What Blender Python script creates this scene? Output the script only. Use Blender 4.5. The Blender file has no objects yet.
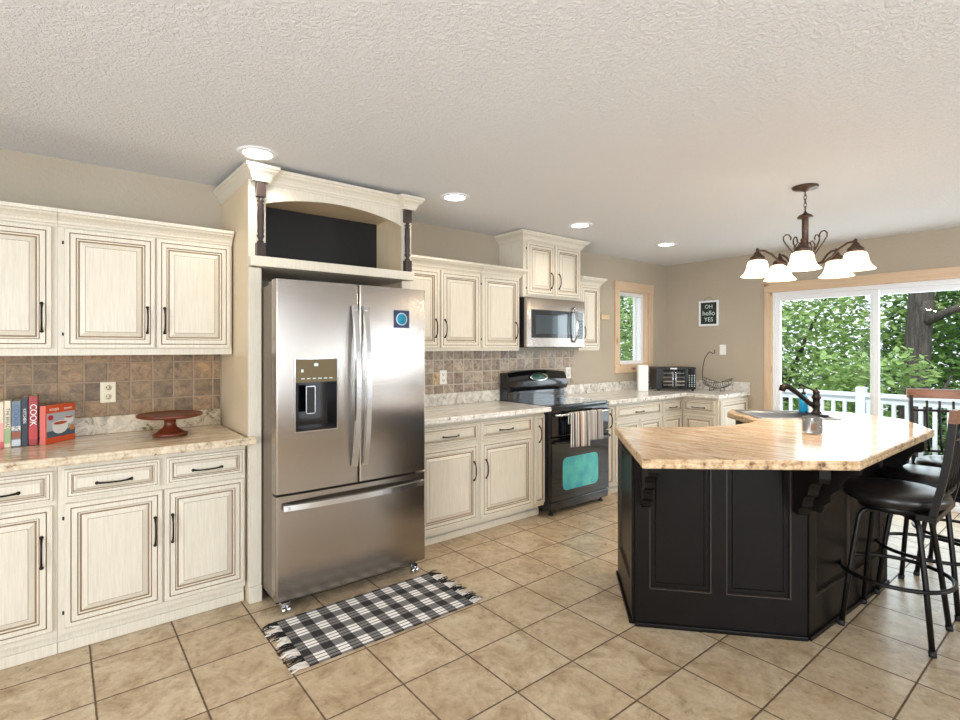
import bpy, bmesh, math, random
from mathutils import Vector, Matrix
random.seed(7)
SC = bpy.context.scene
COL = SC.collection
PI = math.pi

# ------------------------------------------------------------------ camera
cam_d = bpy.data.cameras.new('camera'); cam = bpy.data.objects.new('camera', cam_d); COL.objects.link(cam)
cam.location = (0, 0, 1.40); cam.rotation_euler = (PI/2, 0, math.radians(51.1))
cam_d.sensor_width = 36; cam_d.lens = 522/960*36; cam_d.shift_y = -12.5/960; cam_d.clip_start = 0.02
SC.camera = cam
# ------------------------------------------------------------------ world and light
w = bpy.data.worlds.new('sky'); SC.world = w; w.use_nodes = True
bgn = w.node_tree.nodes['Background']; bgn.inputs[0].default_value = (0.86, 0.93, 1.0, 1); bgn.inputs[1].default_value = 1.2
SC.view_settings.view_transform = 'Standard'; SC.view_settings.look = 'None'
SC.view_settings.gamma = 1; SC.view_settings.use_curve_mapping = False
SC.view_settings.exposure = 0.72
def sun(name, rot, e, col, ang=2):
    l = bpy.data.lights.new(name, 'SUN'); l.energy = e; l.color = col; l.angle = math.radians(ang)
    o = bpy.data.objects.new(name, l); o.rotation_euler = rot; COL.objects.link(o)
sun('sun', (math.radians(35), math.radians(12), 0), 2.2, (1, .96, .88), 3)
def area(name, loc, target, sx, sy, e, col):
    l = bpy.data.lights.new(name, 'AREA'); l.shape = 'RECTANGLE'; l.size = sx; l.size_y = sy; l.energy = e; l.color = col
    o = bpy.data.objects.new(name, l); o.location = loc
    d = Vector(target)-Vector(loc); o.rotation_euler = d.to_track_quat('-Z', 'Z').to_euler(); COL.objects.link(o)
area('fill_light_right', (2.98, .2, 1.35), (0, .2, 1.35), 3.6, 1.7, 118, (.80, .90, 1))  # broad fill light added at an unseen window opening
area('daylight_right_sidelight', (2.98, 3.22, 1.2), (0, 3.22, 1.2), .45, 1.9, 22, (.84, .92, 1))
area('daylight_right_window_far', (2.98, 5.15, 1.3), (0, 4.9, 1.4), .95, 1.8, 55, (.78, .89, 1))
area('daylight_patio_door', (-1.46, 6.3, 1.15), (-1.46, 2, .9), 1.6, 1.7, 20, (.82, .91, 1))
area('fill_light_rear', (0.4, -2.98, 1.35), (0.4, 0, 1.35), 3.2, 1.7, 120, (.84, .92, 1))  # fill light added behind the camera, where no window is known

# ------------------------------------------------------------------ materials
def S(r, g, b):
    f = lambda c: (c/255/12.92) if c/255 <= .04045 else ((c/255+.055)/1.055)**2.4
    return (f(r), f(g), f(b), 1)
MATS = {}
class NT:
    def __init__(s, name):
        s.m = bpy.data.materials.new(name); s.m.use_nodes = True; s.t = s.m.node_tree
        s.b = s.t.nodes['Principled BSDF']; MATS[name] = s.m
    def n(s, typ, **kw):
        x = s.t.nodes.new('ShaderNode'+typ)
        for k, v in kw.items(): setattr(x, k, v)
        return x
    def l(s, a, b): s.t.links.new(a, b)
    def coord(s, scale=(1,1,1), loc=(0,0,0), rot=(0,0,0), kind='Object'):
        tc = s.n('TexCoord'); mp = s.n('Mapping'); s.l(tc.outputs[kind], mp.inputs[0])
        mp.inputs['Scale'].default_value = scale; mp.inputs['Location'].default_value = loc; mp.inputs['Rotation'].default_value = rot
        return mp.outputs[0]
    def noise(s, vec, scale=5, detail=3, rough=.5, dist=0):
        x = s.n('TexNoise'); s.l(vec, x.inputs['Vector']); x.inputs['Scale'].default_value = scale
        x.inputs['Detail'].default_value = detail; x.inputs['Roughness'].default_value = rough; x.inputs['Distortion'].default_value = dist
        return x.outputs['Fac']
    def ramp(s, fac, stops, interp='LINEAR'):
        x = s.n('ValToRGB'); s.l(fac, x.inputs[0]); e = x.color_ramp.elements; x.color_ramp.interpolation = interp
        while len(e) < len(stops): e.new(.5)
        for i, (p, c) in enumerate(stops): e[i].position = p; e[i].color = c
        return x.outputs[0]
    def mix(s, fac, a, b, mode='MIX'):
        x = s.n('Mix', data_type='RGBA', blend_type=mode)
        if isinstance(fac, (int, float)): x.inputs[0].default_value = fac
        else: s.l(fac, x.inputs[0])
        for i, v in ((6, a), (7, b)):
            if isinstance(v, tuple): x.inputs[i].default_value = v
            else: s.l(v, x.inputs[i])
        return x.outputs[2]
    def math(s, op, a, b=None, c=None):
        x = s.n('Math', operation=op)
        for i, v in enumerate((a, b, c)):
            if v is None: continue
            if isinstance(v, (int, float)): x.inputs[i].default_value = v
            else: s.l(v, x.inputs[i])
        return x.outputs[0]
    def base(s, c):
        if isinstance(c, tuple): s.b.inputs['Base Color'].default_value = c
        else: s.l(c, s.b.inputs['Base Color'])
    def set(s, rough=None, metal=None, coat=None, spec=None):
        if rough is not None: s.b.inputs['Roughness'].default_value = rough
        if metal is not None: s.b.inputs['Metallic'].default_value = metal
        if coat is not None: s.b.inputs['Coat Weight'].default_value = coat; s.b.inputs['Coat Roughness'].default_value = .03
        if spec is not None: s.b.inputs['Specular IOR Level'].default_value = spec
        return s
    def bump(s, h, strength=.3, dist=.01):
        x = s.n('Bump'); x.inputs['Strength'].default_value = strength; x.inputs['Distance'].default_value = dist
        s.l(h, x.inputs['Height']); s.l(x.outputs[0], s.b.inputs['Normal'])
def plain(name, c, rough=.5, metal=0, coat=None, vary=.0, nscale=20):
    k = NT(name)
    if vary:
        f = k.noise(k.coord(), nscale, 3); lo = tuple(v*(1-vary) for v in c[:3])+(1,); hi = tuple(min(1, v*(1+vary)) for v in c[:3])+(1,)
        k.base(k.ramp(f, [(.3, lo), (.7, hi)]))
    else: k.base(c)
    k.set(rough, metal, coat); return k.m

k = NT('wall_paint'); v = k.coord(); k.base(k.ramp(k.noise(v, 1.2), [(.3, S(174,161,141)), (.7, S(183,170,151))])); k.set(.6)
n1 = k.noise(v, 38, 3, .6); k.bump(k.ramp(n1, [(.42, (0,0,0,1)), (.6, (1,1,1,1))]), .3, .003)
k = NT('ceiling_texture'); v = k.coord(); k.base(S(232,232,233)); k.set(.85)
n1 = k.noise(v, 60, 4, .6, .8); k.bump(k.ramp(n1, [(.40, (0,0,0,1)), (.62, (1,1,1,1))]), .62, .007)
# cabinet paint: cream with faint vertical brushed grain
def cream(name, a, b):
    k = NT(name); f = k.noise(k.coord((60, 60, 3)), 3, 4, .6); f2 = k.noise(k.coord(), 3, 2)
    c = k.ramp(f, [(.3, a), (.7, b)]); c = k.mix(k.math('MULTIPLY', f2, .3), c, S(200,182,152)); k.base(c); k.set(.38); return k.m
cream('cream_paint', S(209,200,183), S(225,218,203))
cream('maple_wood', S(214,192,158), S(226,207,176))
plain('brown_glaze', S(132,106,76), .5)
plain('bronze', S(38,30,27), .38, .6)
plain('black_hinge', S(40,36,32), .5, .5)
plain('turned_post_paint', S(54,42,38), .35)
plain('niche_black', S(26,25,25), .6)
plain('island_paint', S(19,15,13), .34, 0, vary=.12, nscale=6)
MATS['island_paint'].node_tree.nodes['Principled BSDF'].inputs['Specular IOR Level'].default_value = .16
plain('island_lip_brown', S(66,54,46), .4)  # paler brown for the thin lips around the island panels
plain('island_glaze', S(16,13,12), .4)
plain('shadow_gap', S(12,11,10), .8)
def wood(name, a, b, knots=True, axis=0, rough=.45, sc=1.0):
    k = NT(name); s = [22*sc, 22*sc, 22*sc]; s[axis] = 1.6*sc
    v = k.coord(tuple(s)); f = k.noise(v, 1.6, 5, .6, 1.2); c = k.ramp(f, [(.3, a), (.7, b)])
    if knots:
        kv = k.coord(tuple((3 if i == axis else 9)*sc for i in range(3)))
        vo = k.n('TexVoronoi'); k.l(kv, vo.inputs['Vector']); vo.inputs['Scale'].default_value = 1.0
        kf = k.ramp(vo.outputs['Distance'], [(.08, (1,1,1,1)), (.2, (0,0,0,1))]); c = k.mix(kf, c, S(150,98,60))
    k.base(c); k.set(rough); return k.m
wood('pine_trim_x', S(206,174,140), S(222,196,166), axis=0)
wood('pine_trim_y', S(206,174,140), S(222,196,166), axis=1)
wood('pine_trim_z', S(206,174,140), S(222,196,166), axis=2)
wood('cherry_wood', S(80,32,18), S(124,56,32), False, 0, .3, 1.2)
wood('stool_wood', S(92,54,28), S(138,88,50), False, 0, .35, 1.5)
plain('white_vinyl', S(238,239,241), .35)
plain('white_paint', S(206,214,224), .5)
plain('white_plastic', S(240,238,232), .4)
plain('slot_dark', S(70,62,55), .6)
plain('ivory_plastic', S(226,214,184), .4)
# floor tile, square grid in world metres
k = NT('floor_tile'); T = .3344
tc = k.n('TexCoord'); sp = k.n('SeparateXYZ'); k.l(tc.outputs['Object'], sp.inputs[0])
ux = k.math('DIVIDE', k.math('ADD', sp.outputs[0], 1.8895+T*40), T); uy = k.math('DIVIDE', k.math('ADD', sp.outputs[1], -1.1158+T*40), T)
def edge(u): fr = k.math('FRACT', u); return k.math('MINIMUM', fr, k.math('SUBTRACT', 1.0, fr))
wob = k.math('MULTIPLY', k.math('SUBTRACT', k.noise(k.coord(), 45, 2), .5), .012)
d = k.math('ADD', k.math('MINIMUM', edge(ux), edge(uy)), wob)
grout = k.ramp(d, [(.0085, (1,1,1,1)), (.0135, (0,0,0,1))])
cb = k.n('CombineXYZ'); k.l(k.math('FLOOR', ux), cb.inputs[0]); k.l(k.math('FLOOR', uy), cb.inputs[1])
wn = k.n('TexWhiteNoise', noise_dimensions='3D'); k.l(cb.outputs[0], wn.inputs['Vector'])
vs = k.n('VectorMath', operation='SCALE'); k.l(wn.outputs['Color'], vs.inputs[0]); vs.inputs['Scale'].default_value = 9
va = k.n('VectorMath', operation='ADD'); k.l(tc.outputs['Object'], va.inputs[0]); k.l(vs.outputs[0], va.inputs[1])
f1 = k.noise(va.outputs[0], 6.5, 9, .72, .7); f2 = k.noise(va.outputs[0], 28, 6, .7)
c = k.ramp(f1, [(.3, S(140,116,88)), (.44, S(184,160,128)), (.56, S(206,186,156)), (.75, S(218,202,176))])
c = k.mix(k.math('MULTIPLY', k.ramp(f2, [(.4, (1,1,1,1)), (.6, (0,0,0,1))]), .38), c, S(150,126,98))
c = k.mix(k.math('MULTIPLY', wn.outputs['Value'], .22), c, S(168,142,108))
k.base(k.mix(grout, c, S(96,76,56))); k.set(.38)
k.l(k.math('ADD', k.math('MULTIPLY', grout, .4), k.math('ADD', k.math('MULTIPLY', f2, .2), .2)), k.b.inputs['Roughness'])
k.bump(k.math('SUBTRACT', k.math('MULTIPLY', f2, .25), grout), .5, .004)
# tumbled stone backsplash (wall plane x const: uses y and z)
def stone_tile(name, cols, sz, oy, oz, gc):
    k = NT(name); tc = k.n('TexCoord'); sp = k.n('SeparateXYZ'); k.l(tc.outputs['Object'], sp.inputs[0])
    uy = k.math('DIVIDE', k.math('ADD', sp.outputs[1], 10*sz+oy), sz); uz = k.math('DIVIDE', k.math('ADD', sp.outputs[2], oz+10*sz), sz)
    def edge(u): fr = k.math('FRACT', u); return k.math('MINIMUM', fr, k.math('SUBTRACT', 1.0, fr))
    wob = k.math('MULTIPLY', k.math('SUBTRACT', k.noise(k.coord(), 60, 2), .5), .05)
    d = k.math('ADD', k.math('MINIMUM', edge(uy), edge(uz)), wob)
    gr = k.ramp(d, [(.03, (1,1,1,1)), (.055, (0,0,0,1))])
    cb = k.n('CombineXYZ'); k.l(k.math('FLOOR', uy), cb.inputs[0]); k.l(k.math('FLOOR', uz), cb.inputs[1])
    wn = k.n('TexWhiteNoise', noise_dimensions='3D'); k.l(cb.outputs[0], wn.inputs['Vector'])
    n = len(cols); c = k.ramp(wn.outputs['Value'], [(i/n, cc) for i, cc in enumerate(cols)], 'LINEAR')
    vs = k.n('VectorMath', operation='ADD'); k.l(tc.outputs['Object'], vs.inputs[0]); k.l(wn.outputs['Color'], vs.inputs[1])
    f = k.noise(vs.outputs[0], 24, 7, .7, .8)
    c = k.mix(1.0, c, k.ramp(f, [(.32, (.42,.36,.32,1)), (.5, (.95,.92,.9,1)), (.66, (1.45,1.4,1.3,1))]), 'MULTIPLY')
    k.base(k.mix(gr, c, gc)); k.set(.42)
    k.bump(k.math('SUBTRACT', k.math('MULTIPLY', f, .5), gr), .6, .004)
stone_tile('backsplash_brown', [S(118,94,64), S(142,116,80), S(106,82,56), S(148,122,88), S(132,106,74), S(150,118,80)], .1075, 0, .084, S(150,126,100))
stone_tile('backsplash_grey', [S(170,156,140), S(150,136,124), S(190,160,112), S(160,148,136), S(182,168,148), S(140,124,110), S(176,162,146)], .1050, 0, .07, S(186,176,162))
# granite
def granite(name, axis, lo, mid, hi, dark, rot=0):
    k = NT(name); s = [9, 9, 9]; s[axis] = 1.6
    v = k.coord(tuple(s), rot=(0, 0, rot)); f = k.noise(v, 1.3, 7, .65, 1.6); c = k.ramp(f, [(.3, lo), (.45, mid), (.62, hi)])
    g = k.noise(v, 2.3, 6, .7, 2.2); c = k.mix(k.ramp(g, [(.57, (0,0,0,1)), (.63, (.85,.85,.85,1)), (.69, (0,0,0,1))]), c, dark)
    h = k.noise(k.coord(), 60, 4, .6); h2 = k.noise(k.coord(), 5, 2); hm = k.math('MULTIPLY', k.ramp(h, [(.6, (0,0,0,1)), (.68, (1,1,1,1))]), k.ramp(h2, [(.5, (0,0,0,1)), (.62, (1,1,1,1))]))
    c = k.mix(hm, c, S(70,58,50)); k.base(c); k.set(.17, spec=.3); return k.m
granite('granite_left', 1, S(172,138,104), S(208,184,150), S(226,208,180), S(96,64,46))
granite('granite_white', 1, S(200,188,172), S(226,220,208), S(238,234,226), S(130,112,98))
granite('granite_island', 0, S(166,126,94), S(206,176,144), S(228,208,184), S(128,88,62), math.radians(-42))
k = NT('granite_chiseled'); v = k.coord(); f = k.noise(v, 26, 6, .7); k.base(k.ramp(f, [(.33, S(84,62,48)), (.41, S(192,170,140)), (.6, S(222,208,184))])); k.set(.35); k.bump(f, .6, .01)
k = NT('granite_brown_edge'); v = k.coord(); f = k.noise(v, 26, 6, .7); k.base(k.ramp(f, [(.36, S(90,62,44)), (.45, S(186,150,110)), (.6, S(218,192,154))])); k.set(.3); k.bump(f, .6, .01)
k = NT('granite_splash_pale'); v = k.coord(); f = k.noise(v, 13, 7, .72, 1.0); k.base(k.ramp(f, [(.34, S(110,98,86)), (.42, S(190,182,170)), (.6, S(230,226,218))])); k.set(.2)
k = NT('granite_white_edge'); v = k.coord(); f = k.noise(v, 22, 6, .7); k.base(k.ramp(f, [(.34, S(96,82,72)), (.41, S(206,198,186)), (.6, S(232,228,222))])); k.set(.35); k.bump(f, .5, .008)
k = NT('granite_splash'); v = k.coord(); f = k.noise(v, 13, 7, .72, 1.0); k.base(k.ramp(f, [(.38, S(84,68,52)), (.45, S(176,156,126)), (.6, S(208,190,160))])); k.set(.2)
# steel
def steel(name, c, rough, h=(2, 2, 240), st=.06):
    k = NT(name); f = k.noise(k.coord(h), 2, 2, .5); k.base(c); k.set(rough, 1.0); k.bump(f, st, .002)
    k.b.inputs['Anisotropic'].default_value = .85; k.b.inputs['Anisotropic Rotation'].default_value = 0.0
    tg = k.n('Tangent', direction_type='RADIAL', axis='Z'); k.l(tg.outputs[0], k.b.inputs['Tangent']); return k.m
steel('stainless', S(172,164,156), .22)
plain('stainless_bright', S(215,215,216), .25, 1)
steel('sink_steel', S(170,172,175), .3, (50, 50, 50), .03)
plain('fridge_side', S(120,106,92), .4, .5)
plain('black_gloss', S(12,13,16), .07, 0, .5)
plain('black_satin', S(20,20,22), .35)
plain('dispenser_panel', S(104,88,56), .4)
plain('dark_glass', S(30,38,44), .05, 0, 1)
plain('chrome', S(215,215,218), .12, 1)
plain('rubber', S(25,25,26), .7)
k = NT('oven_glass_reflection'); f = k.noise(k.coord(), 7, 3); k.base(k.ramp(f, [(.35, S(48,160,176)), (.65, S(86,196,186))])); k.set(.12, .3, .6)  # teal blotches put the reflected daylight into the oven window's colour
k = NT('cooktop_glass'); k.base(S(22,27,36)); k.set(.05, 0, 1.0)
plain('vinyl_black', S(28,24,24), .3, 0, vary=.15, nscale=8)
plain('stool_metal', S(24,21,20), .35, .5)
k = NT('window_glass')
tr = k.n('BsdfTransparent'); gl = k.n('BsdfGlossy'); gl.inputs['Roughness'].default_value = .0; mx = k.n('MixShader'); fr = k.n('Fresnel'); fr.inputs['IOR'].default_value = 1.35; geo = k.n('NewGeometry'); front = k.math('SUBTRACT', 1.0, geo.outputs['Backfacing']); rf = k.math('MULTIPLY', fr.outputs[0], front)
tr.inputs[0].default_value = (.96,.98,.97,1)
k.l(rf, mx.inputs[0]); k.l(tr.outputs[0], mx.inputs[1]); k.l(gl.outputs[0], mx.inputs[2]); k.l(mx.outputs[0], k.t.nodes['Material Output'].inputs[0])
def emit(name, c, e):
    k = NT(name); k.base(c); k.b.inputs['Emission Color'].default_value = c; k.b.inputs['Emission Strength'].default_value = e; return k.m
emit('lamp_disc', (1, .93, .82, 1), 9); emit('shade_glass', (1, .84, .64, 1), 1.15)
plain('antique_bronze', S(88,68,56), .32, .7)
plain('black_wire', S(38,32,30), .4, .6)
plain('chalkboard', S(40,48,44), .8)
plain('chalk', S(215,230,225), .8)
k = NT('soap_blue'); k.base(S(10,150,205)); k.set(.15, coat=.5)
k = NT('clear_glass'); k.base((1,1,1,1)); k.set(.02); k.b.inputs['Transmission Weight'].default_value = .9
plain('wax', S(222,206,180), .5)
plain('wax_label', S(120,92,66), .5)
# rug plaid, sheet in local x,y metres
k = NT('plaid_weave'); tc = k.n('TexCoord'); sp = k.n('SeparateXYZ'); k.l(tc.outputs['Object'], sp.inputs[0])
BW = [(0, (0,0,0,1)), (.42, (1,1,1,1)), (.56, (.0,.0,.0,1)), (.62, (1,1,1,1)), (.78, (0,0,0,1)), (.84, (1,1,1,1)), (.97, (0,0,0,1))]
py = k.ramp(k.math('FRACT', k.math('DIVIDE', k.math('ADD', sp.outputs[1], 5), .108)), [(0, (0,0,0,1)), (.5, (1,1,1,1))], 'CONSTANT')
px = k.ramp(k.math('FRACT', k.math('DIVIDE', k.math('ADD', sp.outputs[0], 5.02), .125)), BW, 'CONSTANT')
s_ = k.math('MULTIPLY', k.math('ADD', px, py), .5)
fz = k.noise(k.coord((400, 400, 1)), 1, 2)
c = k.ramp(s_, [(0, S(22,21,22)), (.5, S(120,116,114)), (1, S(244,240,234))])
k.base(k.mix(k.math('MULTIPLY', fz, .15), c, S(120,112,108))); k.set(.95); k.bump(fz, .5, .002)
plain('fringe_white', S(222,214,204), .95); plain('fringe_black', S(28,26,26), .95)
def stripes(name, stops, per, axis=1):
    k = NT(name); tc = k.n('TexCoord'); sp = k.n('SeparateXYZ'); k.l(tc.outputs['Object'], sp.inputs[0])
    k.base(k.ramp(k.math('FRACT', k.math('DIVIDE', k.math('ADD', sp.outputs[axis], per*10), per)), stops, 'CONSTANT')); k.set(.95); k.bump(k.noise(k.coord(), 150, 2), .3, .002)
W_, K_, G_, T_ = S(226,218,208), S(36,38,46), S(150,144,142), S(196,166,144)
stripes('towel_stripe', [(0, T_), (.16, W_), (.34, K_), (.40, W_), (.46, K_), (.54, G_), (.66, W_), (.74, K_), (.8, W_), (.9, K_)], .16)
stripes('towel_grey', [(0, K_), (.12, G_), (.3, S(186,180,176)), (.36, G_), (.5, S(160,154,152)), (.62, S(188,178,172)), (.8, G_), (.92, W_)], .13)
plain('deck_boards', S(214,208,200), .6, vary=.08)
plain('grass', S(70,96,48), .9, vary=.3)
def leafm(name, a, b):
    k = NT(name); oi = k.n('TexCoord'); f = k.noise(k.coord(), 2.2, 5, .8); k.base(k.ramp(f, [(.3, a), (.7, b)])); k.set(.5)
    t = k.n('BsdfTranslucent'); k.l(k.ramp(f, [(.3, a), (.7, b)]), t.inputs[0]); mx = k.n('MixShader'); mx.inputs[0].default_value = .45
    k.l(k.b.outputs[0], mx.inputs[1]); k.l(t.outputs[0], mx.inputs[2]); k.l(mx.outputs[0], k.t.nodes['Material Output'].inputs[0])
leafm('leaf_bright', S(108,148,74), S(190,210,146)); leafm('leaf_mid', S(66,108,50), S(134,172,92)); leafm('leaf_dark', S(34,62,36), S(72,104,58))
k = NT('bark'); f = k.noise(k.coord((14,14,2)), 2, 7, .7); k.base(k.ramp(f, [(.35, S(36,33,31)), (.65, S(84,78,74))])); k.set(.9); k.bump(f, .6, .015)

# ------------------------------------------------------------------ mesh builder
class MB:
    def __init__(s): s.v = []; s.f = []; s.mi = []; s.sm = []; s.m = 0; s.smooth = False
    def add(s, vs, fs, M=None):
        b = len(s.v)
        for p in vs:
            p = Vector(p); s.v.append(M @ p if M else p)
        for f in fs: s.f.append([b+i for i in f]); s.mi.append(s.m); s.sm.append(s.smooth)
        return s
    def box(s, x0, x1, y0, y1, z0, z1, M=None, b=0):
        if b:
            bm = bmesh.new(); bmesh.ops.create_cube(bm, size=1)
            for v in bm.verts: v.co = Vector(((x0+x1)/2+v.co.x*(x1-x0), (y0+y1)/2+v.co.y*(y1-y0), (z0+z1)/2+v.co.z*(z1-z0)))
            bmesh.ops.bevel(bm, geom=bm.edges[:]+bm.verts[:], offset=b, segments=2, affect='EDGES', profile=.5)
            bm.verts.index_update(); vs = [v.co.copy() for v in bm.verts]; fs = [[v.index for v in f.verts] for f in bm.faces]; bm.free()
            return s.add(vs, fs, M)
        vs = [(x, y, z) for x in (x0, x1) for y in (y0, y1) for z in (z0, z1)]
        return s.add(vs, [(0,1,3,2), (4,6,7,5), (0,4,5,1), (2,3,7,6), (0,2,6,4), (1,5,7,3)], M)
    def prism(s, poly, z0, z1, M=None):
        n = len(poly); vs = [(x, y, z0) for x, y in poly]+[(x, y, z1) for x, y in poly]
        fs = [list(range(n))[::-1], list(range(n, 2*n))]+[(i, (i+1) % n, n+(i+1) % n, n+i) for i in range(n)]
        return s.add(vs, fs, M)
    def tube(s, pts, r, seg=10, closed=False, M=None):
        pts = [Vector(p) for p in pts]; n = len(pts); rr = r if isinstance(r, (list, tuple)) else [r]*n
        vs = []; up = None
        for i, p in enumerate(pts):
            if closed: t = pts[(i+1) % n]-pts[i-1]
            else: t = pts[min(i+1, n-1)]-pts[max(i-1, 0)]
            t.normalize()
            if up is None: up = Vector((0,0,1)) if abs(t.z) < .9 else Vector((1,0,0))
            a = up-t*up.dot(t)
            if a.length < 1e-4: a = t.orthogonal()
            a.normalize(); b = t.cross(a); up = a
            for j in range(seg):
                th = 2*PI*j/seg; vs.append(p+(a*math.cos(th)+b*math.sin(th))*rr[i])
        fs = []
        for i in range(n if closed else n-1):
            for j in range(seg):
                i2 = (i+1) % n; fs.append((i*seg+j, i*seg+(j+1) % seg, i2*seg+(j+1) % seg, i2*seg+j))
        if not closed: fs += [list(range(seg))[::-1], [(n-1)*seg+j for j in range(seg)]]
        o = s.smooth; s.smooth = True; s.add(vs, fs, M); s.smooth = o; return s
    def lathe(s, prof, c=(0,0,0), seg=28, M=None, closed=False):
        vs = []; fs = []; n = len(prof)
        for r, z in prof:
            for j in range(seg): th = 2*PI*j/seg; vs.append((c[0]+r*math.cos(th), c[1]+r*math.sin(th), c[2]+z))
        for i in range(n-1):
            for j in range(seg): fs.append((i*seg+j, i*seg+(j+1) % seg, (i+1)*seg+(j+1) % seg, (i+1)*seg+j))
        if closed:
            for j in range(seg): fs.append(((n-1)*seg+j, (n-1)*seg+(j+1) % seg, (j+1) % seg, j))
        else: fs += [list(range(seg))[::-1], [(n-1)*seg+j for j in range(seg)]]
        o = s.smooth; s.smooth = True; s.add(vs, fs, M); s.smooth = o; return s
    def sweep(s, prof, path, closed=False):      # prof (out,z) swept along xy path, out = right-hand side of travel
        n = len(path); P = [Vector((p[0], p[1])) for p in path]; vs = []
        def nrm(a, b): d = (b-a).normalized(); return Vector((d.y, -d.x))
        for i in range(n):
            if closed: n1 = nrm(P[i-1], P[i]); n2 = nrm(P[i], P[(i+1) % n])
            else: n1 = nrm(P[max(i-1, 0)], P[max(i, 1)]); n2 = nrm(P[min(i, n-2)], P[min(i+1, n-1)])
            m = (n1+n2)/(1+n1.dot(n2))
            for o, z in prof: q = P[i]+m*o; vs.append((q.x, q.y, z))
        k_ = len(prof); fs = []
        for i in range(n if closed else n-1):
            for j in range(k_):
                i2 = (i+1) % n; fs.append((i*k_+j, i2*k_+j, i2*k_+(j+1) % k_, i*k_+(j+1) % k_))
        if not closed: fs += [list(range(k_)), [(n-1)*k_+j for j in range(k_)][::-1]]
        return s.add(vs, fs)
    def build(s, name, mats, parent=None, loc=None):
        me = bpy.data.meshes.new(name); me.from_pydata([tuple(v) for v in s.v], [], s.f)
        for m in (mats if isinstance(mats, (list, tuple)) else [mats]): me.materials.append(MATS[m])
        me.polygons.foreach_set('material_index', s.mi); me.polygons.foreach_set('use_smooth', s.sm); me.update()
        bm = bmesh.new(); bm.from_mesh(me); bmesh.ops.recalc_face_normals(bm, faces=bm.faces[:]); bm.to_mesh(me); bm.free()
        o = bpy.data.objects.new(name, me); COL.objects.link(o)
        if parent is not None: o.parent = parent
        if loc is not None: o.location = loc
        return o
def tag(o, label=None, cat=None, group=None, kind=None):
    if label: o['label'] = label
    if cat: o['category'] = cat
    if group: o['group'] = group
    if kind: o['kind'] = kind
    return o
def thing(name, label, cat, loc=(0,0,0), rz=0, group=None):
    o = bpy.data.objects.new(name, None); COL.objects.link(o); o.location = loc; o.rotation_euler = (0, 0, rz); o.empty_display_size = .1
    return tag(o, label, cat, group)
def struct(o): o['kind'] = 'structure'; return o
def text(name, body, size, mat, parent, loc, rot, ext=.0006, sx=1.0):
    cu = bpy.data.curves.new(name, 'FONT'); cu.body = body; cu.size = size; cu.extrude = ext; cu.align_x = 'CENTER'; cu.align_y = 'CENTER'
    t = bpy.data.objects.new(name, cu); COL.objects.link(t); bpy.context.view_layer.update()
    me = bpy.data.meshes.new_from_object(t.evaluated_get(bpy.context.evaluated_depsgraph_get())); bpy.data.objects.remove(t)
    me.materials.clear(); me.materials.append(MATS[mat])
    o = bpy.data.objects.new(name, me); COL.objects.link(o); o.parent = parent; o.location = loc; o.rotation_euler = rot; o.scale = (sx, 1, 1); return o
def copy_tree(o, parent=None):
    c = o.copy(); COL.objects.link(c); c.parent = parent
    for ch in list(o.children): copy_tree(ch, c)
    return c

# ------------------------------------------------------------------ room shell
WX, WY, CH = -3.62, 5.92, 2.42
RX, RY = 2.8, -2.8
b = MB(); b.box(WX-.2, RX+.2, RY-.2, WY+.2, -.1, 0); struct(b.build('floor', 'floor_tile'))
b = MB(); b.box(WX-.2, RX+.2, RY-.2, WY+.2, CH, CH+.1); struct(b.build('ceiling', 'ceiling_texture'))
wy0, wy1, wz0, wz1 = 4.95, 5.52, 1.20, 2.05
b = MB(); t = .15
b.box(WX-t, WX, RY-t, wy0, 0, CH).box(WX-t, WX, wy1, WY+t, 0, CH).box(WX-t, WX, wy0, wy1, 0, wz0).box(WX-t, WX, wy0, wy1, wz1, CH); struct(b.build('wall_left', 'wall_paint'))
dx0, dx1, dz1 = -2.37, -.55, 1.985
b = MB(); b.box(WX, dx0, WY, WY+t, 0, CH).box(dx1, RX+t, WY, WY+t, 0, CH).box(dx0, dx1, WY, WY+t, dz1, CH); struct(b.build('wall_far', 'wall_paint'))
def wall_holes(name, axis, c0, c1, lo, hi, holes):
    b = MB()
    def bx(a0, a1, z0, z1):
        if axis == 'x': b.box(c0, c1, a0, a1, z0, z1)
        else: b.box(a0, a1, c0, c1, z0, z1)
    cur = lo
    for a0, a1, z0, z1 in holes: bx(cur, a0, 0, CH); bx(a0, a1, 0, z0); bx(a0, a1, z1, CH); cur = a1
    bx(cur, hi, 0, CH); struct(b.build(name, 'wall_paint'))
wall_holes('wall_right', 'x', RX, RX+t, RY-t, WY, [(-1.6, 2.0, .5, 2.2), (2.995, 3.445, .2, 2.15), (4.675, 5.625, .4, 2.2)])
wall_holes('wall_rear', 'y', RY-t, RY, WX, RX, [(-1.2, 2.0, .5, 2.2)])
def win_frame(name, axis, c, a0, a1, z0, z1, w=.06, d=.05):
    r = bpy.data.objects.new(name, None); COL.objects.link(r); struct(r)
    b = MB()
    def bx(p0, p1, q0, q1, dd=d):
        if axis == 'x': b.box(c-dd/2, c+dd/2, p0, p1, q0, q1, b=.004)
        else: b.box(p0, p1, c-dd/2, c+dd/2, q0, q1, b=.004)
    bx(a0, a1, z0, z0+w); bx(a0, a1, z1-w, z1); bx(a0, a0+w, z0+w, z1-w); bx(a1-w, a1, z0+w, z1-w)
    b.build('window_frame', 'white_vinyl', r); return r
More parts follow.
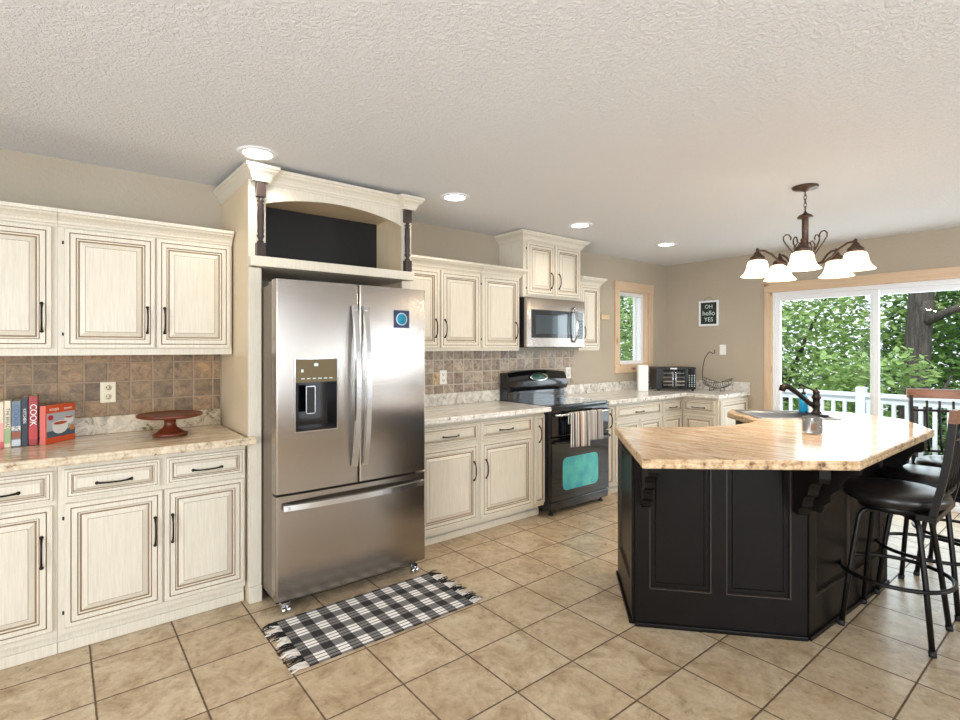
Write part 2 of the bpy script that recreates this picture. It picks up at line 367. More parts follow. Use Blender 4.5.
w2 = win_frame('added_window_2', 'x', RX+.06, -1.6, 2.0, .5, 2.2); w3 = win_frame('window_3', 'x', RX+.06, 2.995, 3.445, .2, 2.15, .04); w4 = win_frame('added_window_4', 'y', RY-.06, -1.2, 2.0, .5, 2.2); w5 = win_frame('window_5', 'x', RX+.06, 4.675, 5.625, .4, 2.2)  # largest right window and rear window are unseen, added for fill light
# left-wall window
r = win_frame('window_1', 'x', WX-.10, wy0, wy1, wz0, wz1, .045, .06)
b = MB(); b.box(WX-.105, WX-.099, wy0+.04, wy1-.04, wz0+.04, wz1-.04); b.build('glass_pane', 'window_glass', r)
b = MB(); b.box(WX-.125, WX-.09, wy1-.13, wy1-.10, wz0+.04, wz1-.04); b.build('sash_rail', 'white_vinyl', r)
b = MB()
b.box(WX-.001, WX+.022, wy0-.095, wy1+.09, wz1-.005, wz1+.10, b=.003)
b.build('head_casing', 'pine_trim_y', r)
b = MB(); b.box(WX-.001, WX+.018, wy0-.09, wy0-.005, wz0, wz1-.005, b=.003).box(WX-.001, WX+.018, wy1+.005, wy1+.085, wz0, wz1-.005, b=.003)
b.box(WX-.07, WX, wy1-.004, wy1+.006, wz0, wz1).box(WX-.07, WX, wy0-.006, wy0+.004, wz0, wz1); b.build('side_casing', 'pine_trim_z', r)
b = MB(); b.box(WX-.07, WX+.03, wy0-.01, wy1+.01, wz0-.012, wz0+.008).box(WX-.001, WX+.02, wy0-.09, wy1+.085, wz0-.09, wz0-.001, b=.003).box(WX-.07, WX, wy0, wy1, wz1-.008, wz1); b.build('window_sill', 'pine_trim_y', r)
# patio door
r = bpy.data.objects.new('door_1', None); COL.objects.link(r); struct(r)
b = MB(); f = .022; e_ = .0006; ya = WY+.001
b.box(dx0+e_, dx0+f, ya, WY+.13, .001, dz1-e_).box(dx1-f, dx1-e_, ya, WY+.13, .001, dz1-e_).box(dx0+f, dx1-f, ya, WY+.13, dz1-.04, dz1-e_).box(dx0+f, dx1-f, ya, WY+.13, .001, .04); b.build('door_frame', 'white_vinyl', r)
def sash(x0, x1, y):
    b = MB(); s = .045; z0, z1 = .041, dz1-.041
    b.box(x0, x0+s, y-.02, y+.02, z0, z1, b=.004).box(x1-s, x1, y-.02, y+.02, z0, z1, b=.004).box(x0+s, x1-s, y-.02, y+.02, z1-.05, z1).box(x0+s, x1-s, y-.02, y+.02, z0, z0+.09)
    o = b.build('door_sash', 'white_vinyl', r); b = MB(); b.box(x0+s, x1-s, y-.003, y+.003, z0+.09, z1-.05); b.build('glass_pane', 'window_glass', o)
sash(dx0+f, -1.45, WY+.04); sash(-1.53, dx1-f, WY+.085)
b = MB(); b.box(-2.45, -.47, WY-.02, WY+.001, dz1, dz1+.10, b=.003); b.build('head_casing', 'pine_trim_x', r)
b = MB(); b.box(-2.45, -2.37, WY-.018, WY+.001, 0, dz1, b=.003).box(-.55, -.47, WY-.018, WY+.001, 0, dz1, b=.003); b.build('side_casing', 'pine_trim_z', r)
b = MB(); b.box(-.47, RX, WY-.014, WY, 0, .09, b=.003); struct(b.build('baseboard_far', 'pine_trim_x'))
b = MB(); b.box(RX-.014, RX, RY, WY-.014, 0, .09, b=.003); struct(b.build('baseboard_right', 'pine_trim_y'))
b = MB(); b.box(WX, RX-.014, RY, RY+.014, 0, .09, b=.003); struct(b.build('baseboard_rear', 'pine_trim_x'))
# tiled splashbacks (thin stone cladding on the wall)
b = MB(); b.box(WX-.001, WX+.010, -.9, .795, 1.016, 1.359); tag(struct(b.build('trim_1', 'backsplash_brown')), 'brown tumbled stone backsplash tiles above the left worktop')
b = MB(); b.box(WX-.001, WX+.010, 1.88, 4.17, 1.016, 1.372).box(WX-.001, WX+.010, 3.135, 3.905, .9, 1.016); tag(struct(b.build('trim_2', 'backsplash_grey')), 'grey and gold stone backsplash tiles behind the range')

# ------------------------------------------------------------------ cabinetry
RINGS = [(0,0,0), (0,-.015,0), (.004,-.020,0), (.021,-.020,0), (.023,-.0165,1), (.0255,-.020,1), (.046,-.020,0), (.050,-.013,1), (.056,-.0125,0), (.060,-.0105,1), (.063,-.0105,1), (.084,-.019,0), (.086,-.0195,1), (.0875,-.0195,0)]
def panel_door(w_, h_, k_=1.0, rings=RINGS):       # front looks towards -y, origin at lower left back corner
    b = MB(); vs = []; n = len(rings)
    for i, (o, y, m) in enumerate(rings):
        o *= k_; vs += [(o, y, o), (w_-o, y, o), (w_-o, y, h_-o), (o, y, h_-o)]
    b.v = [Vector(v) for v in vs]
    for i in range(n-1):
        for j in range(4):
            b.f.append([i*4+j, i*4+(j+1) % 4, (i+1)*4+(j+1) % 4, (i+1)*4+j]); b.mi.append(rings[i+1][2]); b.sm.append(False)
    b.f.append([(n-1)*4+j for j in range(4)]); b.mi.append(0); b.sm.append(False)
    b.f.append([3, 2, 1, 0]); b.mi.append(0); b.sm.append(False)
    return b
def handle(parent, x, z, vertical=True, L=.10, bow=.026):
    b = MB(); pts = []
    for i in range(11):
        u = -1+2*i/10; o = bow*(1-abs(u)**3.2)+.0; s = u*L/2
        pts.append((x, -.021-o, z+s) if vertical else (x+s, -.021-o, z))
    b.tube(pts, [.0055, .005]+[.0042]*7+[.005, .0055], 8)
    for sg in (-1, 1):
        p = (x, -.0205, z+sg*L/2) if vertical else (x+sg*L/2, -.0205, z)
        M = Matrix.Translation(p) @ Matrix.Rotation(PI/2, 4, 'X'); b.lathe([(.008, -.001), (.008, .003), (.005, .006)], seg=10, M=M)
    return b.build('handle', 'bronze', parent)
def door(parent, x0, x1, z0, z1, hx=None, hz=None, name='door', vert=True, y=0, mats=('cream_paint', 'brown_glaze'), hinge=None, L=.135):
    w_, h_ = x1-x0, z1-z0; kk = 1.0 if min(w_, h_) > .22 else min(w_, h_)/.26
    o = panel_door(w_, h_, kk).build(name, list(mats), parent, (x0, y, z0))
    if hx is not None: handle(o, hx-x0, hz-z0, vert, L)
    if hinge is not None:
        for zz in (h_*.12, h_*.88):
            bb = MB(); xx = -.004 if hinge == 'l' else w_+.004
            bb.box(xx-.004, xx+.004, -.006, -.0005, zz-.008, zz+.008, b=.001); bb.build('hinge', 'black_hinge', o)
    return o
CROWN = [(0,0), (.007,0), (.009,.008), (.016,.014), (.019,.024), (.03,.038), (.046,.05), (.05,.058), (.058,.062), (.060,.078), (0,.078)]
def crown(parent, path, z, k_=1.0, kz=1.0, name='crown_moulding'):
    b = MB(); b.sweep([(o*k_, z+h*kz) for o, h in CROWN], path); return b.build(name, 'cream_paint', parent)
def carcass(parent, W, D, z0, z1, base=False, mat='cream_paint', toe_mat='cream_paint', toe=.07):
    b = MB(); b.box(0, W, .0, D, z0, z1); b.build('carcass', mat, parent)
    if base:
        if parent.location.y < 1: toe = .035
        b = MB(); b.box(0, W, toe, D, 0, z0-.0005); q = b.build('toe_kick', toe_mat, parent)
        b = MB(); b.box(0, W, toe-.011, toe-.0005, .001, .052, b=.003); b.build('base_moulding', toe_mat, q)
def cab(name, label, cat, y0, W, fx, D, group, rz=PI/2, x=None):
    return thing(name, label, cat, (fx, y0, 0), rz, group)
UF = -3.33; UD = UF-WX
GU = 'cream wall cabinets'; GB = 'cream base cabinets'
# left wall units
t = cab('wall_cabinet', 'cream glazed wall cabinet cut by the left edge of the photo', 'cabinet', -.805, .80, UF, UD, GU)
carcass(t, .80, UD-.002, 1.360, 2.01); door(t, .022, .392, 1.395, 1.995, .355, 1.547); door(t, .408, .779, 1.395, 1.995, .74, 1.547); crown(t, [(-.001,0), (.80,0)], 2.0)
t = cab('wall_cabinet', 'cream two-door wall cabinet above the cake stand', 'cabinet', -.004, .803, UF, UD, GU)
carcass(t, .801, UD-.002, 1.360, 2.01); door(t, .024, .412, 1.395, 1.995, .375, 1.547, hinge='l'); door(t, .418, .79, 1.395, 1.995, .455, 1.547); crown(t, [(.001,0), (.80,0)], 2.0)
BF = -3.04; BD = BF-WX
t = cab('base_cabinet', 'cream base cabinet with drawer below the row of books, cut by the left edge', 'cabinet', -.805, .80, BF, BD, GB)
carcass(t, .80, BD-.002, .095, .873, True)
door(t, .022, .392, .125, .69, .355, .49); door(t, .408, .785, .125, .69, .745, .49); door(t, .022, .392, .71, .845, .207, .768, 'drawer', False); door(t, .408, .785, .71, .845, .60, .768, 'drawer', False)
t = cab('base_cabinet', 'cream base cabinet with two doors and two drawers beneath the cake stand', 'cabinet', -.004, .803, BF, BD, GB)
carcass(t, .801, BD-.002, .095, .873, True)
door(t, .024, .408, .125, .69, .375, .49, hinge='l'); door(t, .416, .792, .125, .69, .45, .49); door(t, .024, .396, .71, .845, .21, .768, 'drawer', False); door(t, .424, .792, .71, .845, .61, .768, 'drawer', False)
# middle wall units
t = cab('wall_cabinet', 'cream two-door wall cabinet directly right of the refrigerator', 'cabinet', 1.876, .811, UF, UD, GU)
carcass(t, .809, UD-.002, 1.372, 2.01); door(t, .02, .398, 1.395, 1.995, .362, 1.547); door(t, .412, .80, 1.395, 1.995, .448, 1.547); crown(t, [(0,0), (.809,0)], 2.0)
t = cab('wall_cabinet', 'cream single-door wall cabinet left of the microwave', 'cabinet', 2.688, .44, UF, UD, GU)
carcass(t, .435, UD-.002, 1.372, 2.01); door(t, .014, .424, 1.395, 1.995, .382, 1.547, hinge='l'); crown(t, [(.0,0), (.435,0), (.435,.05)], 2.0)
t = cab('wall_cabinet', 'small tall cream cabinet above the microwave', 'cabinet', 3.145, .76, -3.30, .32, GU)
carcass(t, .76, .318, 1.845, 2.35, mat='cream_paint'); door(t, .04, .375, 1.865, 2.325, .335, 2.005, hinge='l'); door(t, .395, .73, 1.865, 2.325, .435, 2.005)
crown(t, [(0,.318), (0,0), (.76,0), (.76,.318)], 2.335, 1.1, 1.0)
t = cab('wall_cabinet', 'narrow cream wall cabinet right of the microwave', 'cabinet', 3.915, .31, UF, UD, GU)
carcass(t, .31, UD-.002, 1.372, 2.02); door(t, .012, .295, 1.395, 2.005, .048, 1.547); crown(t, [(0,0), (.31,0), (.31,UD-.002)], 2.01)
# middle base units
t = cab('base_cabinet', 'cream base cabinet with two doors and two drawers between refrigerator and range', 'cabinet', 1.876, 1.129, BF, BD, GB)
carcass(t, 1.127, BD-.002, .095, .873, True)
door(t, .03, .545, .125, .69, .505, .49); door(t, .578, 1.112, .125, .69, .62, .49); door(t, .03, .545, .71, .845, .295, .768, 'drawer', False); door(t, .578, 1.112, .71, .845, .825, .768, 'drawer', False)
t = cab('pullout_cabinet', 'narrow cream pull-out cabinet left of the black range', 'cabinet', 3.006, .13, BF, BD, GB)
carcass(t, .128, BD-.002, .095, .873, True, 'maple_wood'); door(t, .010, .120, .125, .845, .055, .69, L=.13)
t = cab('pullout_cabinet', 'narrow cream pull-out cabinet right of the black range', 'cabinet', 3.907, .13, BF, BD, GB)
carcass(t, .158, BD-.002, .095, .873, True); door(t, .03, .14, .125, .845, .085, .72, L=.13)
t = cab('base_cabinet', 'cream base cabinet with one wide drawer under the window worktop', 'cabinet', 4.067, .80, BF, BD, GB)
carcass(t, .80, BD-.002, .095, .873, True); door(t, .025, .775, .71, .845, .4, .768, 'drawer', False); door(t, .025, .395, .125, .69, .355, .49); door(t, .405, .775, .125, .69, .445, .49)
t = cab('base_cabinet', 'cream corner cabinet below the toaster oven, drawer facing the room', 'cabinet', 4.869, 1.045, BF, BD, GB)
carcass(t, 1.045, BD-.002, .095, .873, True); door(t, .02, .375, .71, .845, .2, .768, 'drawer', False); door(t, .02, .375, .125, .69, .06, .49)
t = thing('base_cabinet', 'cream end cabinet with drawer below the wire fruit basket', 'cabinet', (-3.036, 5.27, 0), 0, GB)
carcass(t, .40, .645, .095, .873, True); door(t, .02, .37, .71, .845, .195, .768, 'drawer', False); door(t, .02, .37, .125, .69, .33, .49)
o = panel_door(.60, .74).build('end_panel', ['cream_paint', 'brown_glaze'], t, (.40, .022, .11)); o.rotation_euler = (0, 0, PI/2)
# worktops
def worktop(name, label, poly, splashes, mats, edge='granite_chiseled', z0=.875, z1=.915, group=None, up='granite_splash'):
    t = thing(name, label, 'worktop', (0,0,0), 0, group)
    pr = [(-.016, z0), (-.004, z0), (0, z0+.006), (.0, z0+.014), (-.003, z0+.022), (.0, z0+.03), (-.003, z1-.003), (-.010, z1), (-.016, z1)]
    b = MB(); n = len(poly); P = [Vector(p) for p in poly]; inner = []
    area2 = sum(P[i-1].x*P[i].y-P[i].x*P[i-1].y for i in range(n))
    if area2 < 0: P.reverse()
    k_ = len(pr); vs = []
    for i in range(n):
        d1 = (P[i]-P[i-1]).normalized(); d2 = (P[(i+1) % n]-P[i]).normalized(); n1 = Vector((d1.y, -d1.x)); n2 = Vector((d2.y, -d2.x)); m = (n1+n2)/(1+n1.dot(n2))
        for o, z in pr: q = P[i]+m*o; vs.append((q.x, q.y, z))
    fs = []; mi = []
    for i in range(n):
        for j in range(k_-1):
            i2 = (i+1) % n; fs.append([i*k_+j, i2*k_+j, i2*k_+j+1, i*k_+j+1]); mi.append(0 if j >= k_-2 else 1)
    fs += [[i*k_+k_-1 for i in range(n)], [i*k_ for i in range(n)][::-1]]; mi += [0, 0]
    b.add(vs, fs); b.mi = mi; b.build('slab', [mats, edge], t)
    if splashes:
        b = MB()
        for s in splashes: b.box(*s, z1, z1+.10, b=.003)
        b.build('upstand', up, t)
    return t
GW = 'stone worktops along the wall'
worktop('worktop', 'veined cream stone worktop under the books and cake stand', [(-3.618, -.85), (-2.957, -.85), (-2.957, .796), (-3.618, .796)], [(-3.618, -3.598, -.85, .796)], 'granite_left', group=GW)
b = MB(); b.box(-3.004, -2.958, .79, .836, .876, .9148, b=.006); b.build('slab_return', 'granite_left', bpy.data.objects['worktop'])
worktop('worktop', 'pale stone worktop between refrigerator and range', [(-3.618, 1.877), (-2.957, 1.877), (-2.957, 3.138), (-3.618, 3.138)], [(-3.618, -3.598, 1.877, 3.138)], 'granite_white', 'granite_white_edge', group=GW, up='granite_splash_pale')
worktop('worktop', 'pale stone corner worktop carrying the toaster oven and fruit basket', [(-3.618, 3.905), (-2.957, 3.905), (-2.957, 5.22), (-2.60, 5.22), (-2.60, 5.918), (-3.618, 5.918)], [(-3.618, -3.598, 3.905, 5.918), (-3.597, -2.60, 5.898, 5.918)], 'granite_white', 'granite_white_edge', group=GW, up='granite_splash_pale')

# refrigerator surround
t = thing('refrigerator_surround', 'tall cream open-topped surround with arch and dark turned posts around the refrigerator', 'cabinet', (-3.03, .806, 0), PI/2)
W = 1.030; D = .588
for x0, x1 in ((0, .02), (W-.02, W)):
    b = MB(); b.box(x0, x1, .0, D, .001, 2.34); b.build('side_panel', 'maple_wood', t)
for x0, x1 in ((0, .068), (W-.068, W)):
    b = MB(); b.box(x0, x1, -.02, -.0005, .001, 1.84, b=.002); b.build('stile', 'cream_paint', t)
    b = MB(); b.box(x0-.0, x1-.0, -.034, -.0201, .001, .09, b=.004); b.build('plinth', 'cream_paint', t)
b = MB(); b.box(.0205, W-.0205, -.0, D, 1.845, 1.90).box(-.001, W+.001, -.062, -.0005, 1.845, 1.90, b=.003); b.build('shelf', 'cream_paint', t)
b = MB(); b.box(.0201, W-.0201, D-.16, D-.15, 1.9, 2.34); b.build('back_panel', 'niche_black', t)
b = MB(); b.box(.0201, W-.0201, .0, D, 2.30, 2.34); b.build('top_panel', 'maple_wood', t)
b = MB(); n = 20; top = 2.345; xs = [.090+(W-.158)*i/n for i in range(n+1)]
arc = [(x, 2.20+.068*math.sin(PI*(i/n))**.75) for i, x in enumerate(xs)]
poly = [(0.0, 1.9), (.073, 1.9)]+arc+[(W-.073, 1.9), (W, 1.9), (W, top), (0, top)]
vs = [(x, -.02, z) for x, z in poly]+[(x, 0, z) for x, z in poly]; m_ = len(poly)
def strip(b, xa, za, xb, zb): pass
for i in range(n):
    (xa, za), (xb, zb) = arc[i], arc[i+1]
    b.add([(xa,-.02,za), (xb,-.02,zb), (xb,-.02,top), (xa,-.02,top), (xa,0,za), (xb,0,zb), (xb,0,top), (xa,0,top)], [(0,1,2,3), (7,6,5,4), (0,4,5,1), (3,2,6,7)])
b.box(0, .090, -.02, -.0003, 1.9005, top).box(W-.068, W, -.02, -.0003, 1.9005, top); b.build('arched_valance', 'cream_paint', t)
def post(x):
    q = 2.306; b = MB(); b.box(x-.024, x+.024, -.059, -.0205, 1.902, 1.975, b=.003).box(x-.024, x+.024, -.059, -.0205, q-.08, q, b=.003)
    pr = [(.02, 1.974), (.024, 1.98), (.013, 1.99), (.018, 2.0), (.026, 2.012), (.018, 2.024), (.022, 2.035), (.020, 2.06), (.023, 2.12), (.020, 2.17), (.024, 2.185), (.014, 2.195), (.026, 2.205), (.014, 2.215), (.014, 2.228), (.024, 2.236), (.022, 2.242)]
    b.lathe([(r_*.8, z_) for r_, z_ in pr], (x, -.040, 0), 16); b.build('turned_post', 'turned_post_paint', t)
post(.057); post(W-.040)
b = MB(); C2 = [(o*.85, 2.308+h*1.03) for o, h in CROWN]
b.sweep(C2, [(0, D), (.015, -.060), (.092, -.060), (.092, -.0205), (W-.075, -.0205), (W-.075, -.060), (W, -.060), (W, D)]); b.build('crown_moulding', 'cream_paint', t)

# ------------------------------------------------------------------ refrigerator
t = thing('refrigerator', 'large stainless steel french-door refrigerator with water dispenser', 'refrigerator', (-2.745, .868, 0), PI/2)
W = .91
b = MB(); b.box(.012, W-.024, .072, .80, .07, 1.735, b=.004); b.build('body', 'fridge_side', t)
b = MB(); b.box(.03, W-.03, .09, .7, .035, .07); b.build('base_grille', 'black_satin', t)
b = MB(); b.box(.02, .12, .03, .2, 1.735, 1.757, b=.006).box(W-.12, W-.02, .03, .2, 1.735, 1.757, b=.006); b.build('hinge_cover', 'fridge_side', t)
def slab(x0, x1, z0, z1, bulge, hole=None):
    # door with a softly crowned front, optional rectangular opening
    b = MB(); N = 16; xs = [x0+(x1-x0)*i/N for i in range(N+1)]
    if hole: xs = sorted(set([x for x in xs if abs(x-hole[0]) > .012 and abs(x-hole[1]) > .012]+[hole[0], hole[1]]))
    def yf(x):
        u = abs((x-W/2)/(W/2)); e = min(x-x0, x1-x); r = .010
        return -bulge*(1-u*u)+(.0 if e >= r else (r-math.sqrt(max(0, r*r-(r-e)**2))))
    xs = sorted(set(xs+[x0+.003, x0+.01, x1-.003, x1-.01])); zs = [z0, z1] if not hole else [z0, hole[2], hole[3], z1]
    b.smooth = True
    for i in range(len(xs)-1):
        a, c = xs[i], xs[i+1]
        for j in range(len(zs)-1):
            if hole and j == 1 and a >= hole[0]-1e-6 and c <= hole[1]+1e-6: continue
            b.add([(a, yf(a), zs[j]), (c, yf(c), zs[j]), (c, yf(c), zs[j+1]), (a, yf(a), zs[j+1])], [(0,1,2,3)])
    b.smooth = False
    for z in (z0, z1):
        for i in range(len(xs)-1): b.add([(xs[i], yf(xs[i]), z), (xs[i+1], yf(xs[i+1]), z), (xs[i+1], .068, z), (xs[i], .068, z)], [(0,1,2,3)])
    for x in (x0, x1): b.add([(x, yf(x), z0), (x, .068, z0), (x, .068, z1), (x, yf(x), z1)], [(0,1,2,3)])
    b.add([(x0, .068, z0), (x1, .068, z0), (x1, .068, z1), (x0, .068, z1)], [(0,1,2,3)])
    return b
hx0, hx1, hz0, hz1 = .097, .325, .957, 1.338
d1 = slab(.0, .4525, .640, 1.755, .014, (hx0, hx1, hz0, hz1)).build('door', 'stainless', t)
d2 = slab(.4575, W, .640, 1.755, .014).build('door', 'stainless', t)
d3 = slab(0, W, .085, .627, .014).build('freezer_drawer', 'stainless', t)
b = MB(); y = -.013
b.box(hx0-.006, hx1+.006, y, y+.006, hz0-.006, hz0, b=.001).box(hx0-.006, hx1+.006, y, y+.006, hz1, hz1+.006, b=.001).box(hx0-.006, hx0, y, y+.006, hz0, hz1).box(hx1, hx1+.006, y, y+.006, hz0, hz1)
b.build('dispenser_bezel', 'chrome', d1)
b = MB(); b.box(hx0, hx1, -.010, .0, 1.215, hz1); dp = b.build('dispenser_panel', 'dispenser_panel', d1)
b = MB()
for i in range(6): b.box(hx0+.03+i*.031, hx0+.048+i*.031, -.0112, -.0099, 1.232, 1.237)
b.box(hx0+.10, hx0+.122, -.0112, -.0099, 1.30, 1.316).box(hx0+.03, hx0+.042, -.0112, -.0099, 1.268, 1.284); b.build('control_marks', 'chalk', dp)
b = MB(); yb = .055; b.box(hx0, hx1, yb, yb+.004, hz0, 1.215).box(hx0, hx0+.002, -.008, yb, hz0, 1.215).box(hx1-.002, hx1, -.008, yb, hz0, 1.215).box(hx0, hx1, -.008, yb, 1.211, 1.215).box(hx0, hx1, -.008, yb, hz0, hz0+.012); b.build('dispenser_recess', 'black_gloss', d1)
b = MB(); b.box(hx0+.062, hx0+.106, -.002, .002, 1.05, 1.19, b=.001); pd = b.build('dispenser_paddle', 'black_satin', d1)
b = MB(); x0, x1, z0, z1 = hx0+.058, hx0+.11, 1.046, 1.194
b.box(x0, x1, -.004, -.002, z0, z0+.004).box(x0, x1, -.004, -.002, z1-.004, z1).box(x0, x0+.004, -.004, -.002, z0, z1).box(x1-.004, x1, -.004, -.002, z0, z1); b.build('paddle_rim', 'chrome', pd)
def bar(parent, p0, p1, out, wd, name='handle'):
    b = MB(); p0, p1 = Vector(p0), Vector(p1); n = 14; d = (p1-p0).normalized(); side = Vector((0,-1,0)).cross(d).normalized(); vs = []
    for i in range(n+1):
        u = i/n; o = .012+out*(1-abs(2*u-1)**2.2); c = p0+(p1-p0)*u+Vector((0,-o,0))
        for s_, q in ((-1, 0), (1, 0), (.75, -.012), (-.75, -.012)): vs.append(c+side*s_*wd+Vector((0, q, 0)))
    fs = [[0,1,2,3], [n*4+3, n*4+2, n*4+1, n*4]]
    for i in range(n):
        for j in range(4): fs.append([i*4+j, i*4+(j+1) % 4, (i+1)*4+(j+1) % 4, (i+1)*4+j])
    b.add(vs, fs)
    for c in (p0+d*.03, p1-d*.03): b.box(c.x-.009, c.x+.009, c.y-.03, c.y+.006, c.z-.009, c.z+.009, b=.002)
    return b.build(name, 'stainless_bright', parent)
bar(d1, (.424, -.012, .735), (.424, -.012, 1.635), .045, .019); bar(d2, (.488, -.012, .735), (.488, -.012, 1.635), .045, .019); bar(d3, (.03, -.006, .570), (.88, -.006, .570), .04, .019)
b = MB(); b.box(.680, .786, -.0125, -.0085, 1.518, 1.622); st = b.build('sticker', plain('sticker_navy', S(46,56,92), .5).name, d2)
st['label'] = 'navy square sticker with round pale blue emblem'
b = MB(); M = Matrix.Translation((.733, -.0125, 1.570)) @ Matrix.Rotation(PI/2, 4, 'X'); b.lathe([(.038, 0), (.038, .0008)], seg=28, M=M); e1 = b.build('sticker_ring', plain('sticker_white', S(190,214,222), .5).name, st)
b = MB(); b.lathe([(.031, .0009), (.031, .0016)], seg=28, M=M); b.build('sticker_emblem', plain('sticker_teal', S(20,140,170), .5).name, st)
b = MB(); b.box(.80, .86, -.004, .0, 1.683, 1.690); b.build('badge', 'chrome', d2)
for x in (.06, W-.06):
    b = MB(); b.box(x-.022, x+.022, .03, .075, .028, .058, b=.003); c_ = b.build('foot_bracket', 'chrome', t)
    for dx in (-.014, .014):
        b = MB(); M = Matrix.Translation((x+dx, .03, .0205)) @ Matrix.Rotation(PI/2, 4, 'Y'); b.lathe([(.008, -.009), (.019, -.008), (.019, .008), (.008, .009)], seg=16, M=M); b.build('caster', 'chrome', c_)
for x in (.08, W-.08):
    b = MB(); b.lathe([(.02, 0.001), (.02, .04)], (x, .68, 0), 12); b.build('rear_foot', 'rubber', t)

# ------------------------------------------------------------------ range
t = thing('kitchen_range', 'glossy black electric range with double oven', 'oven', (-3.0, 3.143, 0), PI/2)
W = .756
b = MB(); b.box(0, W, .0, .60, .05, .895, b=.003); b.build('body', 'black_satin', t)
b = MB(); b.box(-.001, W+.001, -.022, .50, .895, .918, b=.005); ct = b.build('cooktop', 'cooktop_glass', t)
plain('burner_mark', S(70,74,80), .3)
for cx, cy, rr in ((.2, .13, .1), (.55, .13, .085), (.2, .36, .08), (.55, .36, .1)):
    b = MB(); b.lathe([(rr, .9181), (rr, .9186), (rr-.003, .9186), (rr-.003, .9181)], (cx, cy, 0), 32, closed=True); b.build('burner_ring', 'burner_mark', ct)
b = MB(); b.box(.0, W, .50, .60, .895, 1.0, b=.004); b.build('backguard_base', 'cooktop_glass', t)
# curved control panel
b = MB(); b.smooth = True; n = 16; vs = []; prf = [(.50, 1.0), (.475, 1.005), (.462, 1.03), (.463, 1.07), (.478, 1.12), (.50, 1.158), (.53, 1.17)]
for i in range(n+1):
    u = i/n; x = W*u; z_add = .022*(1-(2*u-1)**2)
    for y, z in prf: vs.append((x, y, z+z_add*max(0, (z-1.0)/.17)))
    vs.append((x, .60, 1.165+z_add)); vs.append((x, .60, 1.0))
k_ = len(prf)+2; fs = []
for i in range(n):
    for j in range(k_): fs.append([i*k_+j, (i+1)*k_+j, (i+1)*k_+(j+1) % k_, i*k_+(j+1) % k_])
b.add(vs, fs); b.smooth = False; b.add([vs[j] for j in range(k_)], [list(range(k_))]); b.add([vs[n*k_+j] for j in range(k_)], [list(range(k_))])
cp = b.build('control_panel', 'black_gloss', t)
Mp = Matrix.Translation((.365, .464, 1.125)) @ Matrix.Rotation(math.radians(68), 4, 'X')
b = MB(); b.lathe([(.096, -.002), (.096, .002), (.085, .004)], seg=32, M=Mp @ Matrix.Scale(.42, 4, (0,1,0)) @ Matrix.Scale(1.25, 4, (1,0,0))); dz = b.build('display_bezel', 'chrome', cp)
b = MB(); b.lathe([(.078, .0041), (.078, .005)], seg=32, M=Mp @ Matrix.Scale(.40, 4, (0,1,0)) @ Matrix.Scale(1.25, 4, (1,0,0))); b.build('clock_display', plain('display_green', S(44,92,84), .15, 0, .5).name, dz)
b = MB()
random.seed(3)
for g0 in (.06, .12, .18, .58, .64, .69):
    for j in range(5):
        a_ = j/5*2*PI; xx = g0+.016*math.cos(a_); zz = 1.095+.02*math.sin(a_); yy = .4685+(zz-1.07)*.30
        b.box(xx-.0035, xx+.0035, yy-.0015, yy+.0015, zz-.0025, zz+.0025)
b.build('control_marks', 'chalk', cp)
def rrect(x0, x1, z0, z1, r, bulge=0, n=6):
    pts = []
    for cx, cz, a0 in ((x1-r, z1-r, 0), (x0+r, z1-r, 90), (x0+r, z0+r, 180), (x1-r, z0+r, 270)):
        for i in range(n+1): a_ = math.radians(a0+90*i/n); pts.append((cx+r*math.cos(a_), cz+r*math.sin(a_)))
    return pts
def plate(pts, y0, y1):
    b = MB(); n = len(pts); b.add([(x, y0, z) for x, z in pts]+[(x, y1, z) for x, z in pts], [list(range(n))[::-1], list(range(n, 2*n))]+[(i, (i+1) % n, n+(i+1) % n, n+i) for i in range(n)]); return b
b = MB(); b.box(.002, W-.002, -.035, -.001, .66, .885, b=.005); du = b.build('upper_oven_door', 'black_gloss', t)
plate(rrect(.12, .64, .685, .79, .02), -.0365, -.0345).build('oven_window', 'dark_glass', du)
b = MB(); b.box(.002, W-.002, -.038, -.001, .125, .65, b=.005); dl = b.build('lower_oven_door', 'black_gloss', t)
plate(rrect(.135, .60, .20, .475, .05), -.0395, -.0375).build('oven_window', 'oven_glass_reflection', dl)
b = MB(); b.box(.004, W-.004, -.03, .0, .05, .118, b=.004); b.build('bottom_drawer', 'black_gloss', t)
def rangebar(parent, z, mat):
    b = MB(); b.tube([(.03, -.036, z), (.035, -.075, z), (.06, -.088, z), (.2, -.092, z), (W/2, -.094, z), (W-.2, -.092, z), (W-.06, -.088, z), (W-.035, -.075, z), (W-.03, -.036, z)], .011, 10); b.build('handle', mat, parent)
rangebar(du, .842, 'stainless_bright'); rangebar(dl, .612, 'black_gloss')
for x in (.05, W-.05):
    b = MB()
    b.lathe([(.022, .001), (.022, .012), (.01, .014), (.01, .05)], (x, .02, 0), 12); b.build('foot', 'rubber', t); b = MB(); b.lathe([(.022, .001), (.022, .012), (.01, .014), (.01, .05)], (x, .55, 0), 12); b.build('foot', 'rubber', t)
